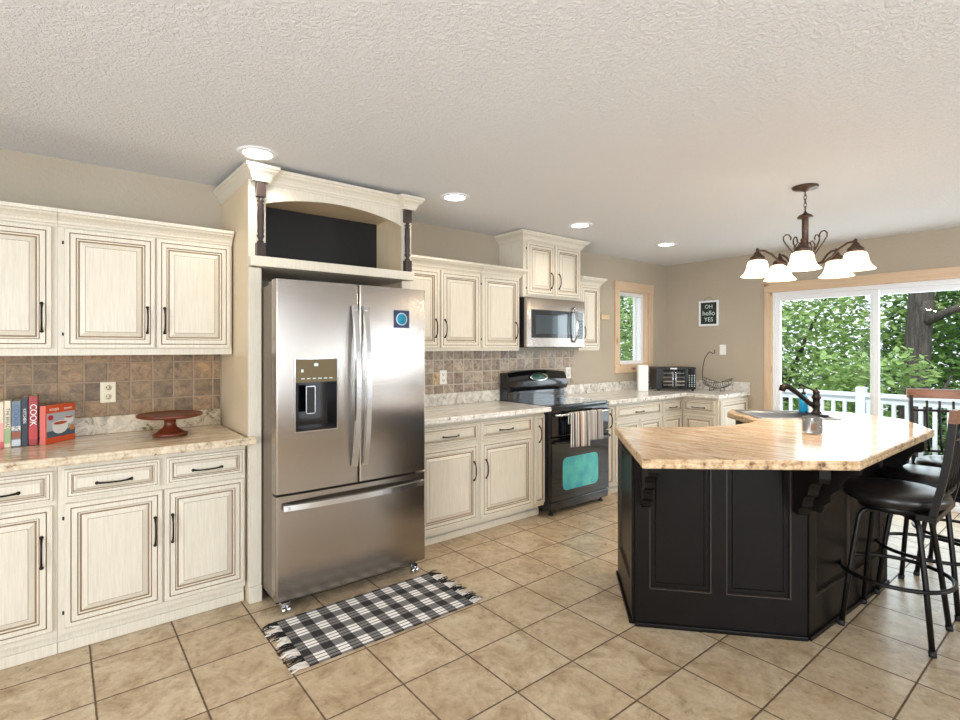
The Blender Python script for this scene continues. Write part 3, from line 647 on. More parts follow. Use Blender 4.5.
# towels over the upper handle (world coordinates: bar at x=-2.908, z=.842)
def towel(label, y0, y1, zf, zb, mat, xoff=0.0):
    yc = (y0+y1)/2; t = thing('dish_towel', label, 'towel', (-2.908, yc, .842), 0)
    b = MB(); b.smooth = True; rr = .0145+xoff; path = []
    for i in range(13): path.append((-rr, zb+(0-zb)*i/12))
    for i in range(1, 8): a_ = PI-PI*i/8; path.append((rr*math.cos(a_), rr*math.sin(a_)))
    for i in range(13): path.append((rr+.004*i/12, -(-zf)*i/12))
    n = 24; th = .003; vs = []; hw = (y1-y0)/2
    for s_ in (0, 1):
        for (px, pz) in path:
            for j in range(n+1):
                u = -1+2*j/n; drop = max(0, -pz)/.26; fold = .0045*math.sin(u*9+1.3*yc*10)*drop if px > 0 else 0
                dn = th*s_; vx = px+fold+(dn if px > 0 else -dn); vz = pz+(dn if abs(px) < rr*.95 and pz > 0 else 0)
                vs.append((vx, u*hw*(1+.05*drop), vz-(.012*drop*(u+1)*.5 if px > 0 else 0)))
    m_ = len(path); fs = []
    for s_ in (0, 1):
        o_ = s_*m_*(n+1)
        for i in range(m_-1):
            for j in range(n): fs.append([o_+i*(n+1)+j, o_+i*(n+1)+j+1, o_+(i+1)*(n+1)+j+1, o_+(i+1)*(n+1)+j])
    h = m_*(n+1)
    for i in range(m_-1):
        for j in (0, n): fs.append([i*(n+1)+j, (i+1)*(n+1)+j, h+(i+1)*(n+1)+j, h+i*(n+1)+j])
    for i in (0, m_-1):
        for j in range(n): fs.append([i*(n+1)+j, i*(n+1)+j+1, h+i*(n+1)+j+1, h+i*(n+1)+j])
    b.add(vs, fs); b.build('cloth', mat, t); return t
towel('striped black and white dish towel hanging on the range handle', 3.305, 3.535, -.27, -.08, 'towel_stripe')
towel('plain grey striped dish towel right of the black and white one', 3.545, 3.72, -.235, -.08, 'towel_grey')

# ------------------------------------------------------------------ microwave
t = thing('microwave', 'stainless over-the-range microwave with curved handle', 'microwave', (-3.245, 3.135, 1.40), PI/2)
W = .762; Hm = .435
b = MB(); b.box(.001, W-.001, .03, .37, 0, Hm, b=.002); b.build('body', 'black_satin', t)
def bowed(x0, x1, z0, z1, y0, bulge, thick, rr=None):
    b = MB(); n = 14; vs = []
    for i in range(n+1):
        x = x0+(x1-x0)*i/n; u = (x-W/2)/(W/2); y = y0-bulge*(1-u*u)
        vs += [(x, y, z0), (x, y, z1), (x, y0+thick, z1), (x, y0+thick, z0)]
    fs = [[0,1,2,3], [n*4+3, n*4+2, n*4+1, n*4]]
    for i in range(n):
        for j in range(4): fs.append([i*4+j, i*4+(j+1) % 4, (i+1)*4+(j+1) % 4, (i+1)*4+j])
    return b.add(vs, fs)
dr = bowed(0, W, .006, Hm-.002, .0, .022, .03).build('front_panel', 'stainless', t)
bowed(.05, .60, .085, .33, -.0025, .022, .004).build('door_window', 'dark_glass', dr)
bowed(.10, .555, .12, .285, -.0040, .022, .004).build('inner_window', plain('mesh_glass', S(58,72,80), .06, 0, 1).name, dr)
kp = bowed(.62, .735, .08, .33, -.0025, .022, .004).build('keypad', 'black_gloss', dr)
b = MB()
for i in range(4):
    for j in range(6): b.box(.637+i*.022, .650+i*.022, -.0215+i*.0016, -.018, .10+j*.028, .113+j*.028)
b.build('keypad_buttons', plain('key_blue', S(90,112,130), .4).name, kp)
b = MB(); b.tube([(.585, -.022, .05), (.585, -.036, .065), (.585, -.055, .12), (.585, -.062, .21), (.585, -.055, .30), (.585, -.036, .355), (.585, -.022, .37)], [.012, .012, .013, .014, .013, .012, .012], 12); b.build('handle', 'chrome', dr)
b = MB(); b.lathe([(.012, 0), (.012, .002)], seg=16, M=Matrix.Translation((.05, -.006, .045)) @ Matrix.Rotation(PI/2, 4, 'X')); b.build('badge', 'white_plastic', dr)

# ------------------------------------------------------------------ outlets, switch, wood block
def outlet(x, y, z, mat, label, rz=PI/2, switch=False):
    t = thing('light_switch' if switch else 'wall_outlet', label, 'switch' if switch else 'outlet', (x, y, z), rz, None)
    b = MB(); b.box(-.036, .036, -.006, 0, -.058, .058, b=.002); p = b.build('cover_plate', mat, t)
    if switch:
        b = MB(); b.box(-.006, .006, -.014, -.005, -.012, .012, b=.002); b.build('toggle', mat, t)
    else:
        for s_ in (-1, 1):
            b = MB(); b.lathe([(.017, 0), (.017, .0025)], seg=18, M=Matrix.Translation((0, -.0055, s_*.025)) @ Matrix.Rotation(PI/2, 4, 'X')); q = b.build('socket', mat, t)
            b = MB(); b.box(-.0085, -.0055, -.0092, -.0075, s_*.025-.003, s_*.025+.008).box(.0055, .0085, -.0092, -.0075, s_*.025-.003, s_*.025+.008).box(-.0025, .0025, -.0092, -.0075, s_*.025-.011, s_*.025-.006); b.build('slots', 'slot_dark', q)
outlet(WX+.0105, .216, 1.148, 'ivory_plastic', 'ivory double outlet on the brown tiles between books and cake stand')
outlet(WX+.0105, 2.513, 1.150, 'white_plastic', 'white outlet on the tiles left of the black range')
outlet(WX+.0105, 4.075, 1.140, 'white_plastic', 'white outlet on the tiles just right of the range control panel')
outlet(-2.905, WY-.0005, 1.375, 'white_plastic', 'white light switch on the far wall above the fruit basket', 0, True)
b = MB(); b.box(0, .02, -.07, .07, -.028, .028, b=.003); tag(b.build('wood_block', 'pine_trim_y', None, (WX+.0005, 4.68, 1.735)), 'small pine block fixed to the wall left of the window', 'wood block')

# ------------------------------------------------------------------ island
A, B, C_, D_, E_, F_, G_2, H_, I_ = (-1.965, 2.70), (-1.565, 2.27), (-.968, 2.79), (-.912, 3.84), (-1.24, 4.36), (-1.88, 4.03), (-1.82, 3.90), (-1.53, 3.64), (-1.585, 3.15)
IP = [A, B, C_, D_, E_, F_, G_2, H_, I_]
t = thing('kitchen_island', 'angled black kitchen island with panelled sides', 'island', (0,0,0))
b = MB(); b.prism(IP, .001, .874); b.build('body', 'island_paint', t)
IR = [(0,0,0), (0,-.012,0), (.002,-.014,0), (.006,-.014,0), (.010,-.004,1), (.018,-.003,0), (.020,-.003,0)]
def island_face(P, Q, n, z0=.0, flip=False):
    P, Q = Vector(P), Vector(Q); L = (Q-P).length; a = math.atan2((Q-P).y, (Q-P).x)
    r_ = bpy.data.objects.new('panelled_side', None)
    b = MB(); zt, zb = .85, .19; sw = .07; pw = (L-sw*(n+1))/n; y0, y1 = -.016, -.0005
    b.box(.0, L, y0, y1, .001, zb).box(0, L, y0, y1, zt, .874)
    for i in range(n+1): x = i*(sw+pw); b.box(x, x+sw, y0, y1, zb, zt)
    for i in range(n):
        x0 = sw+i*(pw+sw); x1 = x0+pw; g = .0035
        # ogee inner lip
        b.m = 1
        for (xa, xb, za, zc) in ((x0, x0+g, zb, zt), (x1-g, x1, zb, zt)): b.box(xa, xb, -.0155, y1, za, zc)
        b.box(x0+g, x1-g, -.0155, y1, zb, zb+g).box(x0+g, x1-g, -.0155, y1, zt-g, zt); b.m = 0
        b.box(x0+.03, x1-.03, -.006, y1, zb+.03, zt-.03, b=.005)
    o = b.build('panelled_side', ['island_paint', 'island_lip_brown'], t); o.location = (P.x, P.y, 0); o.rotation_euler = (0, 0, a)
    b = MB(); b.box(-.002, L+.002, -.028, -.0161, .001, .022, b=.004); q = b.build('base_moulding', 'island_paint', o)
island_face(A, B, 1); island_face(B, C_, 2); island_face(C_, D_, 2); island_face(I_, A, 1)
def corbel(P, ang, z1=.872, L=.27, H=.26, w_=.045):
    prof = [(0,0), (.045,0), (.06,.012), (.065,.035), (.085,.05), (.10,.058), (.105,.085), (.12,.105), (.15,.12), (.158,.125), (.162,.15), (.18,.175), (.215,.195), (.25,.2), (.262,.205), (.27,.225), (.27,.26), (0,.26)]
    n = len(prof); vs = []
    for s_ in (-w_/2, w_/2):
        for o, z in prof: vs.append((o*L/.27, s_, z1-H+z*H/.26))
    b = MB(); b.add(vs, [list(range(n)), list(range(n, 2*n))[::-1]]+[(i, (i+1) % n, n+(i+1) % n, n+i) for i in range(n)])
    o = b.build('corbel', 'island_paint', t); o.location = (P[0], P[1], 0); o.rotation_euler = (0, 0, ang)
def lerp(P, Q, u): return (P[0]+(Q[0]-P[0])*u, P[1]+(Q[1]-P[1])*u)
aBC = math.atan2(C_[1]-B[1], C_[0]-B[0])-PI/2; aCD = math.atan2(D_[1]-C_[1], D_[0]-C_[0])-PI/2
nb = Vector((math.cos(aBC), math.sin(aBC)))*.016
def off(p, a): return (p[0]+math.cos(a)*.0165, p[1]+math.sin(a)*.0165)
corbel(off(lerp(B, C_, .06), aBC), aBC); corbel(off(lerp(B, C_, .95), aBC), aBC); corbel(off(lerp(C_, D_, .06), aCD), aCD, L=.19); corbel(off(lerp(C_, D_, .95), aCD), aCD, L=.19)
aDE = math.atan2(E_[1]-D_[1], E_[0]-D_[0])-PI/2; corbel((lerp(D_, E_, .45)[0]+.0005, lerp(D_, E_, .45)[1]+.0005), aDE, L=.19)
IT = [(-1.965, 2.64), (-1.318, 1.965), (-.712, 2.655), (-.712, 4.02), (-.93, 4.44), (-1.20, 4.60), (-1.42, 4.585), (-1.965, 4.12), (-1.885, 3.905), (-1.56, 3.62), (-1.535, 3.48), (-1.56, 3.25), (-1.64, 3.06)]
it = worktop('island_worktop', 'polished beige stone worktop on the black island', IT, None, 'granite_island', 'granite_brown_edge')
# sink: dropped in, with a real opening cut through slab and body
SM = Matrix.Translation((-1.545, 4.06, 0)) @ Matrix.Rotation(math.radians(45), 4, 'Z')
def cutter(hx, hy, z0, z1, objs):
    b = MB(); b.box(-hx, hx, -hy, hy, z0, z1, SM); c_ = b.build('cutter', 'shadow_gap')
    for o in objs:
        md = o.modifiers.new('cut', 'BOOLEAN'); md.object = c_; md.operation = 'DIFFERENCE'; md.solver = 'EXACT'
        bpy.context.view_layer.update(); me = bpy.data.meshes.new_from_object(o.evaluated_get(bpy.context.evaluated_depsgraph_get())); o.modifiers.clear(); o.data = me
    bpy.data.objects.remove(c_)
body = [c for c in t.children if c.name.startswith('body')][0]; slab_o = [c for c in it.children if c.name.startswith('slab')][0]
cutter(.245, .205, .66, 1.0, [body, slab_o])
t = thing('kitchen_sink', 'stainless drop-in sink set diagonally in the island', 'sink', (-1.545, 4.06, .916), math.radians(45))
b = MB()
def ring(hx, hy, r, z, n=5): return [(x, y, z) for x, y in rrect(-hx, hx, -hy, hy, r, n=n)]
rs = [ring(.272, .235, .04, 0), ring(.272, .235, .04, .004), ring(.262, .225, .035, .007), ring(.236, .193, .03, .004), ring(.230, .187, .04, -.01), ring(.222, .18, .05, -.18), ring(.19, .15, .05, -.2)]
k_ = len(rs[0]); b.smooth = True; vs = [p for q in rs for p in q]; fs = []
for i in range(len(rs)-1):
    for j in range(k_): fs.append([i*k_+j, i*k_+(j+1) % k_, (i+1)*k_+(j+1) % k_, (i+1)*k_+j])
fs.append([(len(rs)-1)*k_+j for j in range(k_)]); b.add(vs, fs); b.build('basin', 'sink_steel', t)
b = MB(); b.lathe([(.04, -.1995), (.035, -.197), (.02, -.1985)], seg=18); b.build('drain', 'chrome', t)
# faucet
fp = Vector((-1.40, 4.232, .9236)); t = thing('faucet', 'dark bronze pull-out kitchen faucet beside the island sink', 'faucet', fp, math.radians(230))
b = MB(); b.prism([(x*.7, y) for x, y in rrect(-.05, .05, -.115, .115, .048)], 0, .006); b.build('deck_plate', 'bronze', t)
b = MB(); b.lathe([(.034, .006), (.034, .012), (.026, .018), (.022, .03), (.024, .06), (.028, .066), (.024, .072), (.023, .105), (.03, .112), (.03, .122), (.024, .13), (.02, .15), (.024, .156), (.018, .165), (.008, .172), (.009, .18), (.003, .188)], seg=20); b.build('body', 'bronze', t)
b = MB(); b.tube([(.015, 0, .055), (.06, 0, .085), (.13, 0, .145), (.19, 0, .19), (.215, 0, .20), (.236, 0, .192), (.246, 0, .165)], [.018, .017, .017, .020, .024, .025, .021], 12); b.build('spout', 'bronze', t)
b = MB(); b.tube([(0, 0, .16), (.03, -.01, .175), (.06, -.02, .19), (.09, -.03, .21), (.105, -.035, .2)], [.008, .006, .005, .006, .008], 10); b.build('lever', 'bronze', t)
t = thing('soap_bottle', 'clear blue pump soap bottle behind the faucet spout', 'bottle', (-1.515, 4.325, .9165), 0)
b = MB(); b.lathe([(.026, 0), (.031, .004), (.031, .10), (.026, .118), (.014, .128), (.013, .134)], seg=22); b.build('bottle_body', 'soap_blue', t)
b = MB(); b.lathe([(.015, .134), (.015, .15), (.006, .152), (.005, .175), (.011, .178), (.011, .186)], seg=14); b.tube([(0,0,.182), (-.02,-.02,.182), (-.028,-.028,.174)], .0045, 8); b.build('pump', 'bronze', t)
t = thing('candle_jar', 'clear glass jar with dark label on the island worktop', 'candle', (-1.125, 3.34, .9165), 0)
b = MB(); b.lathe([(.004, .0), (.046, .0), (.05, .004), (.05, .085), (.047, .085), (.047, .008), (.004, .007)], seg=32); b.build('glass_jar', 'clear_glass', t)
b = MB(); b.lathe([(.002, .0075), (.0462, .0085), (.0462, .028), (.002, .026)], seg=28); b.build('wax', 'wax', t)
b = MB(); b.smooth = True; vs = []
for i in range(5):
    a_ = math.radians(-78+i*8); vs += [(.0508*math.cos(a_), .0508*math.sin(a_), .02), (.0508*math.cos(a_), .0508*math.sin(a_), .06)]
for i in range(5):
    a_ = math.radians(-78+i*8); vs += [(.0512*math.cos(a_), .0512*math.sin(a_), .02), (.0512*math.cos(a_), .0512*math.sin(a_), .06)]
fs = [(i*2, i*2+2, i*2+3, i*2+1) for i in range(4)]+[(10+i*2, 10+i*2+1, 10+i*2+3, 10+i*2+2) for i in range(4)]
b.add(vs, fs); b.build('label_patch', 'wax_label', t)

# ------------------------------------------------------------------ stools
def stool(label, loc, rz, legrot):
    t = thing('bar_stool', label, 'stool', loc, rz, 'bar stools at the island')
    b = MB(); b.lathe([(.02, .640), (.19, .640), (.210, .650), (.218, .670), (.213, .692), (.185, .706), (.12, .713), (.02, .715)], seg=40); b.build('seat', 'vinyl_black', t)
    b = MB(); b.lathe([(.02, .598), (.13, .598), (.15, .605), (.15, .6395), (.02, .6395)], seg=28); b.build('swivel_plate', 'stool_metal', t)
    R = Matrix.Rotation(legrot, 4, 'Z')
    for i in range(4):
        a_ = PI/4+i*PI/2; u = Vector((math.cos(a_), math.sin(a_)))
        pts = [(u.x*r, u.y*r, z) for r, z in ((.06, .588), (.13, .588), (.150, .582), (.163, .562), (.17, .53), (.212, .28), (.249, .012))]
        b = MB(); b.tube(pts, .0125, 10, M=R); lg = b.build('leg', 'stool_metal', t)
        b = MB(); b.tube([R @ Vector((u.x*.248, u.y*.248, .026)), R @ Vector((u.x*.2515, u.y*.2515, .0015))], .0155, 10); b.build('foot_cap', 'rubber', lg)
    b = MB(); b.tube([(.225*math.cos(2*PI*i/40), .225*math.sin(2*PI*i/40), .28) for i in range(40)], .010, 10, closed=True); b.build('foot_ring', 'stool_metal', t)
    # back: posts lean outwards (-y)
    yb = lambda z: -.175-.075*(z-.62)/.5-.012*math.sin((z-.62)/.5*PI)
    b = MB()
    for s_ in (-1, 1):
        vs = []; zs = [.61, .70, .80, .90, 1.0, 1.085]
        for z in zs:
            x = s_*(.185-.0*(z-.6)/.5); y = yb(z); vs += [(x-.010, y-.014, z), (x+.010, y-.014, z), (x+.010, y+.014, z), (x-.010, y+.014, z)]
        n = len(zs)-1; b.add(vs, [[3,2,1,0], [n*4, n*4+1, n*4+2, n*4+3]]+[[i*4+j, i*4+(j+1) % 4, (i+1)*4+(j+1) % 4, (i+1)*4+j] for i in range(n) for j in range(4)])
    b.box(-.205, .205, -.195, -.12, .612, .638, b=.002)
    b.build('back_frame', 'stool_metal', t)
    for x in (-.10, -.035, .035, .10):
        b = MB(); b.tube([(x, yb(z), z) for z in (.72, .8, .9, 1.0, 1.05)], .007, 8); b.build('back_slat', 'stool_metal', t)
    for z in (.725, .985):
        b = MB(); b.tube([(x, yb(z)-.012*(1-(x/.18)**2), z) for x in (-.178, -.09, 0, .09, .178)], .008, 8); b.build('cross_rail', 'stool_metal', t)
    b = MB(); n = 12; vs = []
    for i in range(n+1):
        x = -.205+.41*i/n; c_ = -.02*(1-(x/.205)**2)
        for z, th in ((1.065, .012), (1.125, .012)): y = yb(z)+c_; vs += [(x, y-th, z), (x, y+th, z)]
    fs = [[0,1,3,2], [n*4, n*4+2, n*4+3, n*4+1]]
    for i in range(n):
        p, q = i*4, (i+1)*4; fs += [[p, q, q+1, p+1], [p+2, p+3, q+3, q+2], [p, p+2, q+2, q], [p+1, q+1, q+3, p+3]]
    b.add(vs, fs); b.build('top_rail', 'stool_wood', t)
    return t
stool('black bar stool with a footring nearest the camera at the island side', (-.728, 3.25, 0), PI/2, 0)
stool('middle black bar stool, partly hidden behind the nearest one', (-.70, 3.78, 0), PI/2-.1, 0)
stool('farthest black bar stool, its brown wooden top rail seen against the deck railing', (-.635, 4.28, 0), math.radians(205), math.radians(-25))

# ------------------------------------------------------------------ rug
t = thing('plaid_rug', 'black and white plaid rug with fringed ends before the refrigerator', 'rug', (-2.48, 1.31, 0), math.radians(-.5))
b = MB(); nx, ny = 12, 24; vs = []
for j in range(ny+1):
    for i in range(nx+1):
        x = -.235+.47*i/nx; y = -.455+.91*j/ny; vs.append((x, y, .0065+.0012*math.sin(x*40)*math.sin(y*23)))
n0 = len(vs); vs += [(v[0], v[1], .001) for v in vs[:n0]]; fs = []
for j in range(ny):
    for i in range(nx): a_ = j*(nx+1)+i; fs.append([a_, a_+1, a_+nx+2, a_+nx+1]); fs.append([n0+a_, n0+a_+nx+1, n0+a_+nx+2, n0+a_+1])
edge_ = [i for i in range(nx+1)]+[(j+1)*(nx+1)+nx for j in range(ny)]+[ny*(nx+1)+nx-1-i for i in range(nx)]+[(ny-1-j)*(nx+1) for j in range(ny-1)]
for i in range(len(edge_)): a_, c_ = edge_[i], edge_[(i+1) % len(edge_)]; fs.append([a_, n0+a_, n0+c_, c_])
b.add(vs, fs); b.build('woven_body', 'plaid_weave', t)
random.seed(11)
for sg in (-1, 1):
    b = MB(); 
    for i in range(64):
        x = -.233+.466*i/63+random.uniform(-.002, .002); b.m = 0 if ((x+.24) % .125) > .055 else 1
        L = random.uniform(.05, .085); sx = random.uniform(-.02, .02); pts = [(x+sx*u+.004*math.sin(u*7+i), sg*(.453+L*u), .005+.004*math.sin(u*PI)-.002*u) for u in (0, .3, .6, 1)]
        b.tube(pts, [.0028, .003, .0028, .0022], 5)
    tag(b.build('fringe', ['fringe_white', 'fringe_black'], t), kind='stuff')

# ------------------------------------------------------------------ books and cake stand
def book(label, y, w_, h_, d_, col, tcol=None, txt=None, tilt=0, x=-3.395, ts=.022, size_cat='book', extra=None, band=None):
    t = thing('cookbook', label, 'book', (x, y, .9165), PI/2, 'cookbooks on the left worktop')
    nm = 'cover_%02x%02x%02x' % col; plain(nm, S(*col), .4) if nm not in MATS else None
    b = MB(); b.box(-w_/2, w_/2, 0, .004, 0, h_, b=.001).box(-w_/2, -w_/2+.002, 0, d_, 0, h_).box(w_/2-.002, w_/2, 0, d_, 0, h_); b.build('cover', nm, t)
    b = MB(); b.box(-w_/2+.0021, w_/2-.0021, .0041, d_-.004, .003, h_-.003); b.build('pages', plain('paper', S(226,216,196), .8).name if 'paper' not in MATS else 'paper', t)
    if band:
        for z0, z1, c in band:
            cn = 'band_%02x%02x%02x' % c
            if cn not in MATS: plain(cn, S(*c), .5)
            b = MB(); b.box(-w_/2+.0005, w_/2-.0005, -.0006, .001, z0, z1); b.build('spine_band', cn, t)
    if txt: text('spine_title', txt, ts, tcol, t, (0, -.0008, h_*.62), (PI/2, PI/2, 0), .0004)
    if tilt: t.rotation_euler = (0, 0, PI/2)
    return t
plain('ink_dark', S(40,36,34), .5); plain('ink_white', S(240,236,230), .5); plain('ink_blue', S(60,90,140), .5)
book('cream cookbook with a pink foot, leftmost in the row', -.217, .022, .222, .19, (222,206,178), band=[(.0, .03, (206,92,96)), (.03, .12, (232,160,150))])
book('cream cookbook with black spine lettering', -.193, .024, .226, .19, (226,212,182), 'ink_dark', 'THE BREAD', ts=.019, band=[(.02, .09, (150,170,120))])
book('slate blue cookbook with a food picture low on its spine', -.162, .034, .222, .19, (108,124,136), 'ink_blue', 'COOKING', ts=.028, band=[(.005, .035, (196,200,204)), (.04, .075, (150,84,56)), (.08, .10, (214,206,190))])
book('dark navy cookbook between the slate and red ones', -.131, .026, .238, .19, (28,34,48), 'ink_white', 'KITCHEN', ts=.017)
book('red cookbook with white title lettering on its spine', -.099, .034, .242, .19, (158,44,50), 'ink_white', 'COOK', ts=.036, band=[(.03, .10, (186,62,62))])
P0 = Vector((-3.375, -.052)); P1 = Vector((-3.512, .066)); dcv = P1-P0; a_ = math.atan2(dcv.y, dcv.x)
t = thing('soup_cookbook', 'orange softcover soup cookbook with two cups on its front', 'book', (P0.x, P0.y, .9165), a_+PI, 'cookbooks on the left worktop')
Lb = dcv.length; Hb = .192
plain('cover_orange', S(214,84,44), .35); plain('cover_pink', S(222,118,108), .4); plain('photo_grey', S(176,182,188), .4); plain('photo_slate', S(74,92,108), .4); plain('mug_white', S(232,230,226), .4); plain('soup_red', S(176,74,44), .4); plain('toast', S(206,140,70), .5)
# local x runs from spine away (negative), front faces local +y after the half-turn; build explicitly
b = MB(); b.box(-Lb, 0, -.001, .0015, 0, Hb).box(-Lb, 0, -.027, -.0245, 0, Hb); b.build('cover', 'cover_orange', t)
b = MB(); b.box(-.0, .002, -.027, .0015, 0, Hb); b.build('spine', 'cover_pink', t)
b = MB(); b.box(-Lb+.003, -.0001, -.0243, -.0011, .002, Hb-.002); b.build('pages', 'paper', t)
b = MB(); b.box(-Lb+.002, -.006, .0015, .0022, .03, .152); ph = b.build('front_picture', 'photo_grey', t)
b = MB(); b.box(-Lb+.002, -.006, .0022, .0026, .03, .062); b.build('picture_table', 'photo_slate', ph)
def disc(b, x, z, rx, rz, y, n=24): b.add([(x+rx*math.cos(2*PI*i/n), y, z+rz*math.sin(2*PI*i/n)) for i in range(n)]+[(x+rx*math.cos(2*PI*i/n), y+.0004, z+rz*math.sin(2*PI*i/n)) for i in range(n)], [list(range(n)), list(range(n, 2*n))[::-1]]+[(i, (i+1) % n, n+(i+1) % n, n+i) for i in range(n)])
b = MB(); disc(b, -.085, .078, .048, .034, .0027); disc(b, -.085, .098, .05, .012, .0029); disc(b, -.140, .108, .03, .022, .0024); b.build('picture_cups', 'mug_white', ph)
b = MB(); disc(b, -.085, .098, .042, .008, .0032); disc(b, -.140, .122, .024, .005, .0029); b.build('picture_soup', 'soup_red', ph)
b = MB(); b.box(-.172, -.146, .0028, .0032, .052, .080); b.build('picture_toast', 'toast', ph)
b = MB(); disc(b, -.028, .13, .016, .013, .0027); b.build('picture_badge', plain('badge_red', S(190,40,60), .5).name, ph)
text('front_title', 'soups', .024, 'ink_white', t, (-.05, .0018, .172), (PI/2, 0, PI), .0004); text('front_title', 'stews', .022, 'ink_white', t, (-.135, .0018, .170), (PI/2, 0, PI), .0004)
t = thing('cake_stand', 'turned reddish wooden cake stand on the left worktop', 'cake stand', (-3.315, .478, .9165), 0)
b = MB(); b.lathe([(.01, 0), (.082, 0), (.086, .006), (.084, .016), (.07, .02), (.06, .028), (.035, .045), (.027, .065), (.03, .085), (.05, .094), (.01, .095)], seg=36); b.build('pedestal', 'cherry_wood', t)
b = MB(); b.lathe([(.01, .094), (.06, .094), (.135, .100), (.157, .106), (.161, .115), (.156, .120), (.147, .116), (.01, .115)], seg=48); b.build('plate', 'cherry_wood', t)

# ------------------------------------------------------------------ corner worktop items
t = thing('towel_box', 'tall white box standing in the corner before the window', 'box', (-3.405, 5.085, .9165), math.radians(50))
b = MB(); b.box(-.055, .055, -.035, .035, 0, .285, b=.004); b.build('carton', 'white_plastic', t); b = MB(); b.box(-.04, .04, -.025, .025, .2852, .288, b=.001); b.build('lid_flap', 'white_plastic', t)
t = thing('toaster_oven', 'black countertop toaster oven with two glass doors in the corner', 'toaster oven', (-3.36, 5.42, .9165), 0)
W, Dp, Ht = .435, .30, .262; t.location = (-3.30, 5.20, .9165); t.rotation_euler = (0, 0, math.radians(48))
b = MB(); b.box(0, W, 0, Dp, .018, Ht, b=.008); b.build('housing', 'black_satin', t)
for i, (x0, x1) in enumerate(((.055, .175), (.195, .315))):
    b = MB(); b.box(x0, x1, -.012, -.0005, .035, Ht-.025, b=.002); d_ = b.build('glass_door', 'black_gloss', t)
    b = MB(); b.box(x0+.012, x1-.012, -.0135, -.0118, .05, Ht-.04); g = b.build('door_window', 'dark_glass', d_)
    for z in (.06, .10, .15, .195):
        b = MB(); b.box(x0+.014, x1-.014, -.0150, -.0135, z, z+.006+(.006 if z < .11 else 0)); b.build('rack', 'chrome', g)
    hx = x1-.006 if i == 0 else x0+.006
    b = MB(); b.tube([(hx, -.012, .05), (hx, -.03, .055), (hx, -.032, .13), (hx, -.03, .205), (hx, -.012, .21)], .006, 8); b.build('handle', 'chrome', d_)
b = MB(); b.box(.335, W-.01, -.008, -.0005, .03, Ht-.015, b=.002); cpn = b.build('control_panel', 'black_gloss', t)
b = MB()
for i in range(3):
    for j in range(7): b.box(.350+i*.028, .360+i*.028, -.0095, -.0078, .05+j*.02, .057+j*.02)
b.build('buttons', 'chalk', cpn)
b = MB(); b.box(.15, .22, -.010, -.0005, Ht-.02, Ht-.006); b.build('badge', 'white_plastic', t)
for x in (.03, W-.03):
    for y in (.03, Dp-.03):
        b = MB(); b.lathe([(.014, .0005), (.014, .02)], (x, y, 0), 12); b.build('foot', 'rubber', t)
# wire basket
t = thing('fruit_basket', 'black wire fruit basket with a banana hook by the far wall', 'basket', (-2.865, 5.70, .9165), 0)
def bz(u, v):   # boat shaped bowl: u along -1..1, v across -1..1
    x = .155*u; return (x, .085*v*(1-.25*u*u), .022+.02*u*u*3.2+.045*v*v*(1-.3*u*u)+.012)
b = MB(); rim = [bz(math.cos(a)*1.0, math.sin(a)*1.0) for a in [2*PI*i/40 for i in range(40)]]
rim = [(.165*math.cos(a), .09*math.sin(a), .095+.05*math.cos(a)**2) for a in [2*PI*i/40 for i in range(40)]]
b.tube(rim, .0035, 6, closed=True); b.build('rim', 'black_wire', t)
for i in range(-6, 7):
    x = .15*i/6.3; w_ = .09*math.sqrt(max(0, 1-(x/.165)**2)); zt = .095+.05*(x/.165)**2; b = MB()
    b.tube([(x, w_*math.cos(a), zt-(zt-.028-.045*(x/.165)**2)*math.sin(a)) for a in [PI*j/10 for j in range(11)]], .0018, 5); b.build('wire', 'black_wire', t)
for v in (-.04, .04, 0):
    b = MB(); b.tube([(.150*u, v*(1-.4*u*u), .030+.06*u*u) for u in [-1+j/6 for j in range(13)]], .0018, 5); b.build('wire', 'black_wire', t)
for x in (-.06, .06):
    b = MB(); b.tube([(x, -.05, .003), (x, -.045, .035)], .004, 6).tube([(x, .05, .003), (x, .045, .035)], .004, 6).tube([(x, -.05, .004), (x, .05, .004)], .003, 6); b.build('foot', 'black_wire', t)
b = MB(); b.tube([(-.165, 0, .145), (-.168, 0, .2), (-.16, 0, .28), (-.14, 0, .36), (-.10, 0, .42), (-.08, 0, .435), (-.06, 0, .425), (-.045, 0, .415), (-.03, 0, .42), (-.025, 0, .44), (-.03, 0, .46)], .0042, 8); b.build('banana_hook', 'black_wire', t)
# sign
t = thing('wall_sign', 'small white framed chalkboard sign with lettering hanging on the far wall', 'sign', (-3.07, WY-.0005, 1.80), 0)
hw, hh = .118, .148
b = MB(); b.box(-hw, hw, -.016, 0, hh-.022, hh, b=.002).box(-hw, hw, -.016, 0, -hh, -hh+.022, b=.002).box(-hw, -hw+.022, -.016, 0, -hh+.022, hh-.022, b=.002).box(hw-.022, hw, -.016, 0, -hh+.022, hh-.022, b=.002); b.build('frame', 'white_vinyl', t)
b = MB(); b.box(-hw+.02, hw-.02, -.008, -.001, -hh+.02, hh-.02); bd = b.build('board', 'chalkboard', t)
for s_, z, sz in (('OH', .075, .062), ('hello', .0, .078), ('YES', -.075, .07)): text('lettering', s_, sz, 'chalk', bd, (0, -.0085, z), (PI/2, 0, 0), .0005)
b = MB(); b.tube([(-.06, -.006, hh-.002), (-.03, -.005, hh+.03), (0, -.005, hh+.042), (.03, -.005, hh+.03), (.06, -.006, hh-.002)], .0018, 6); b.build('hanger_wire', 'black_wire', t)

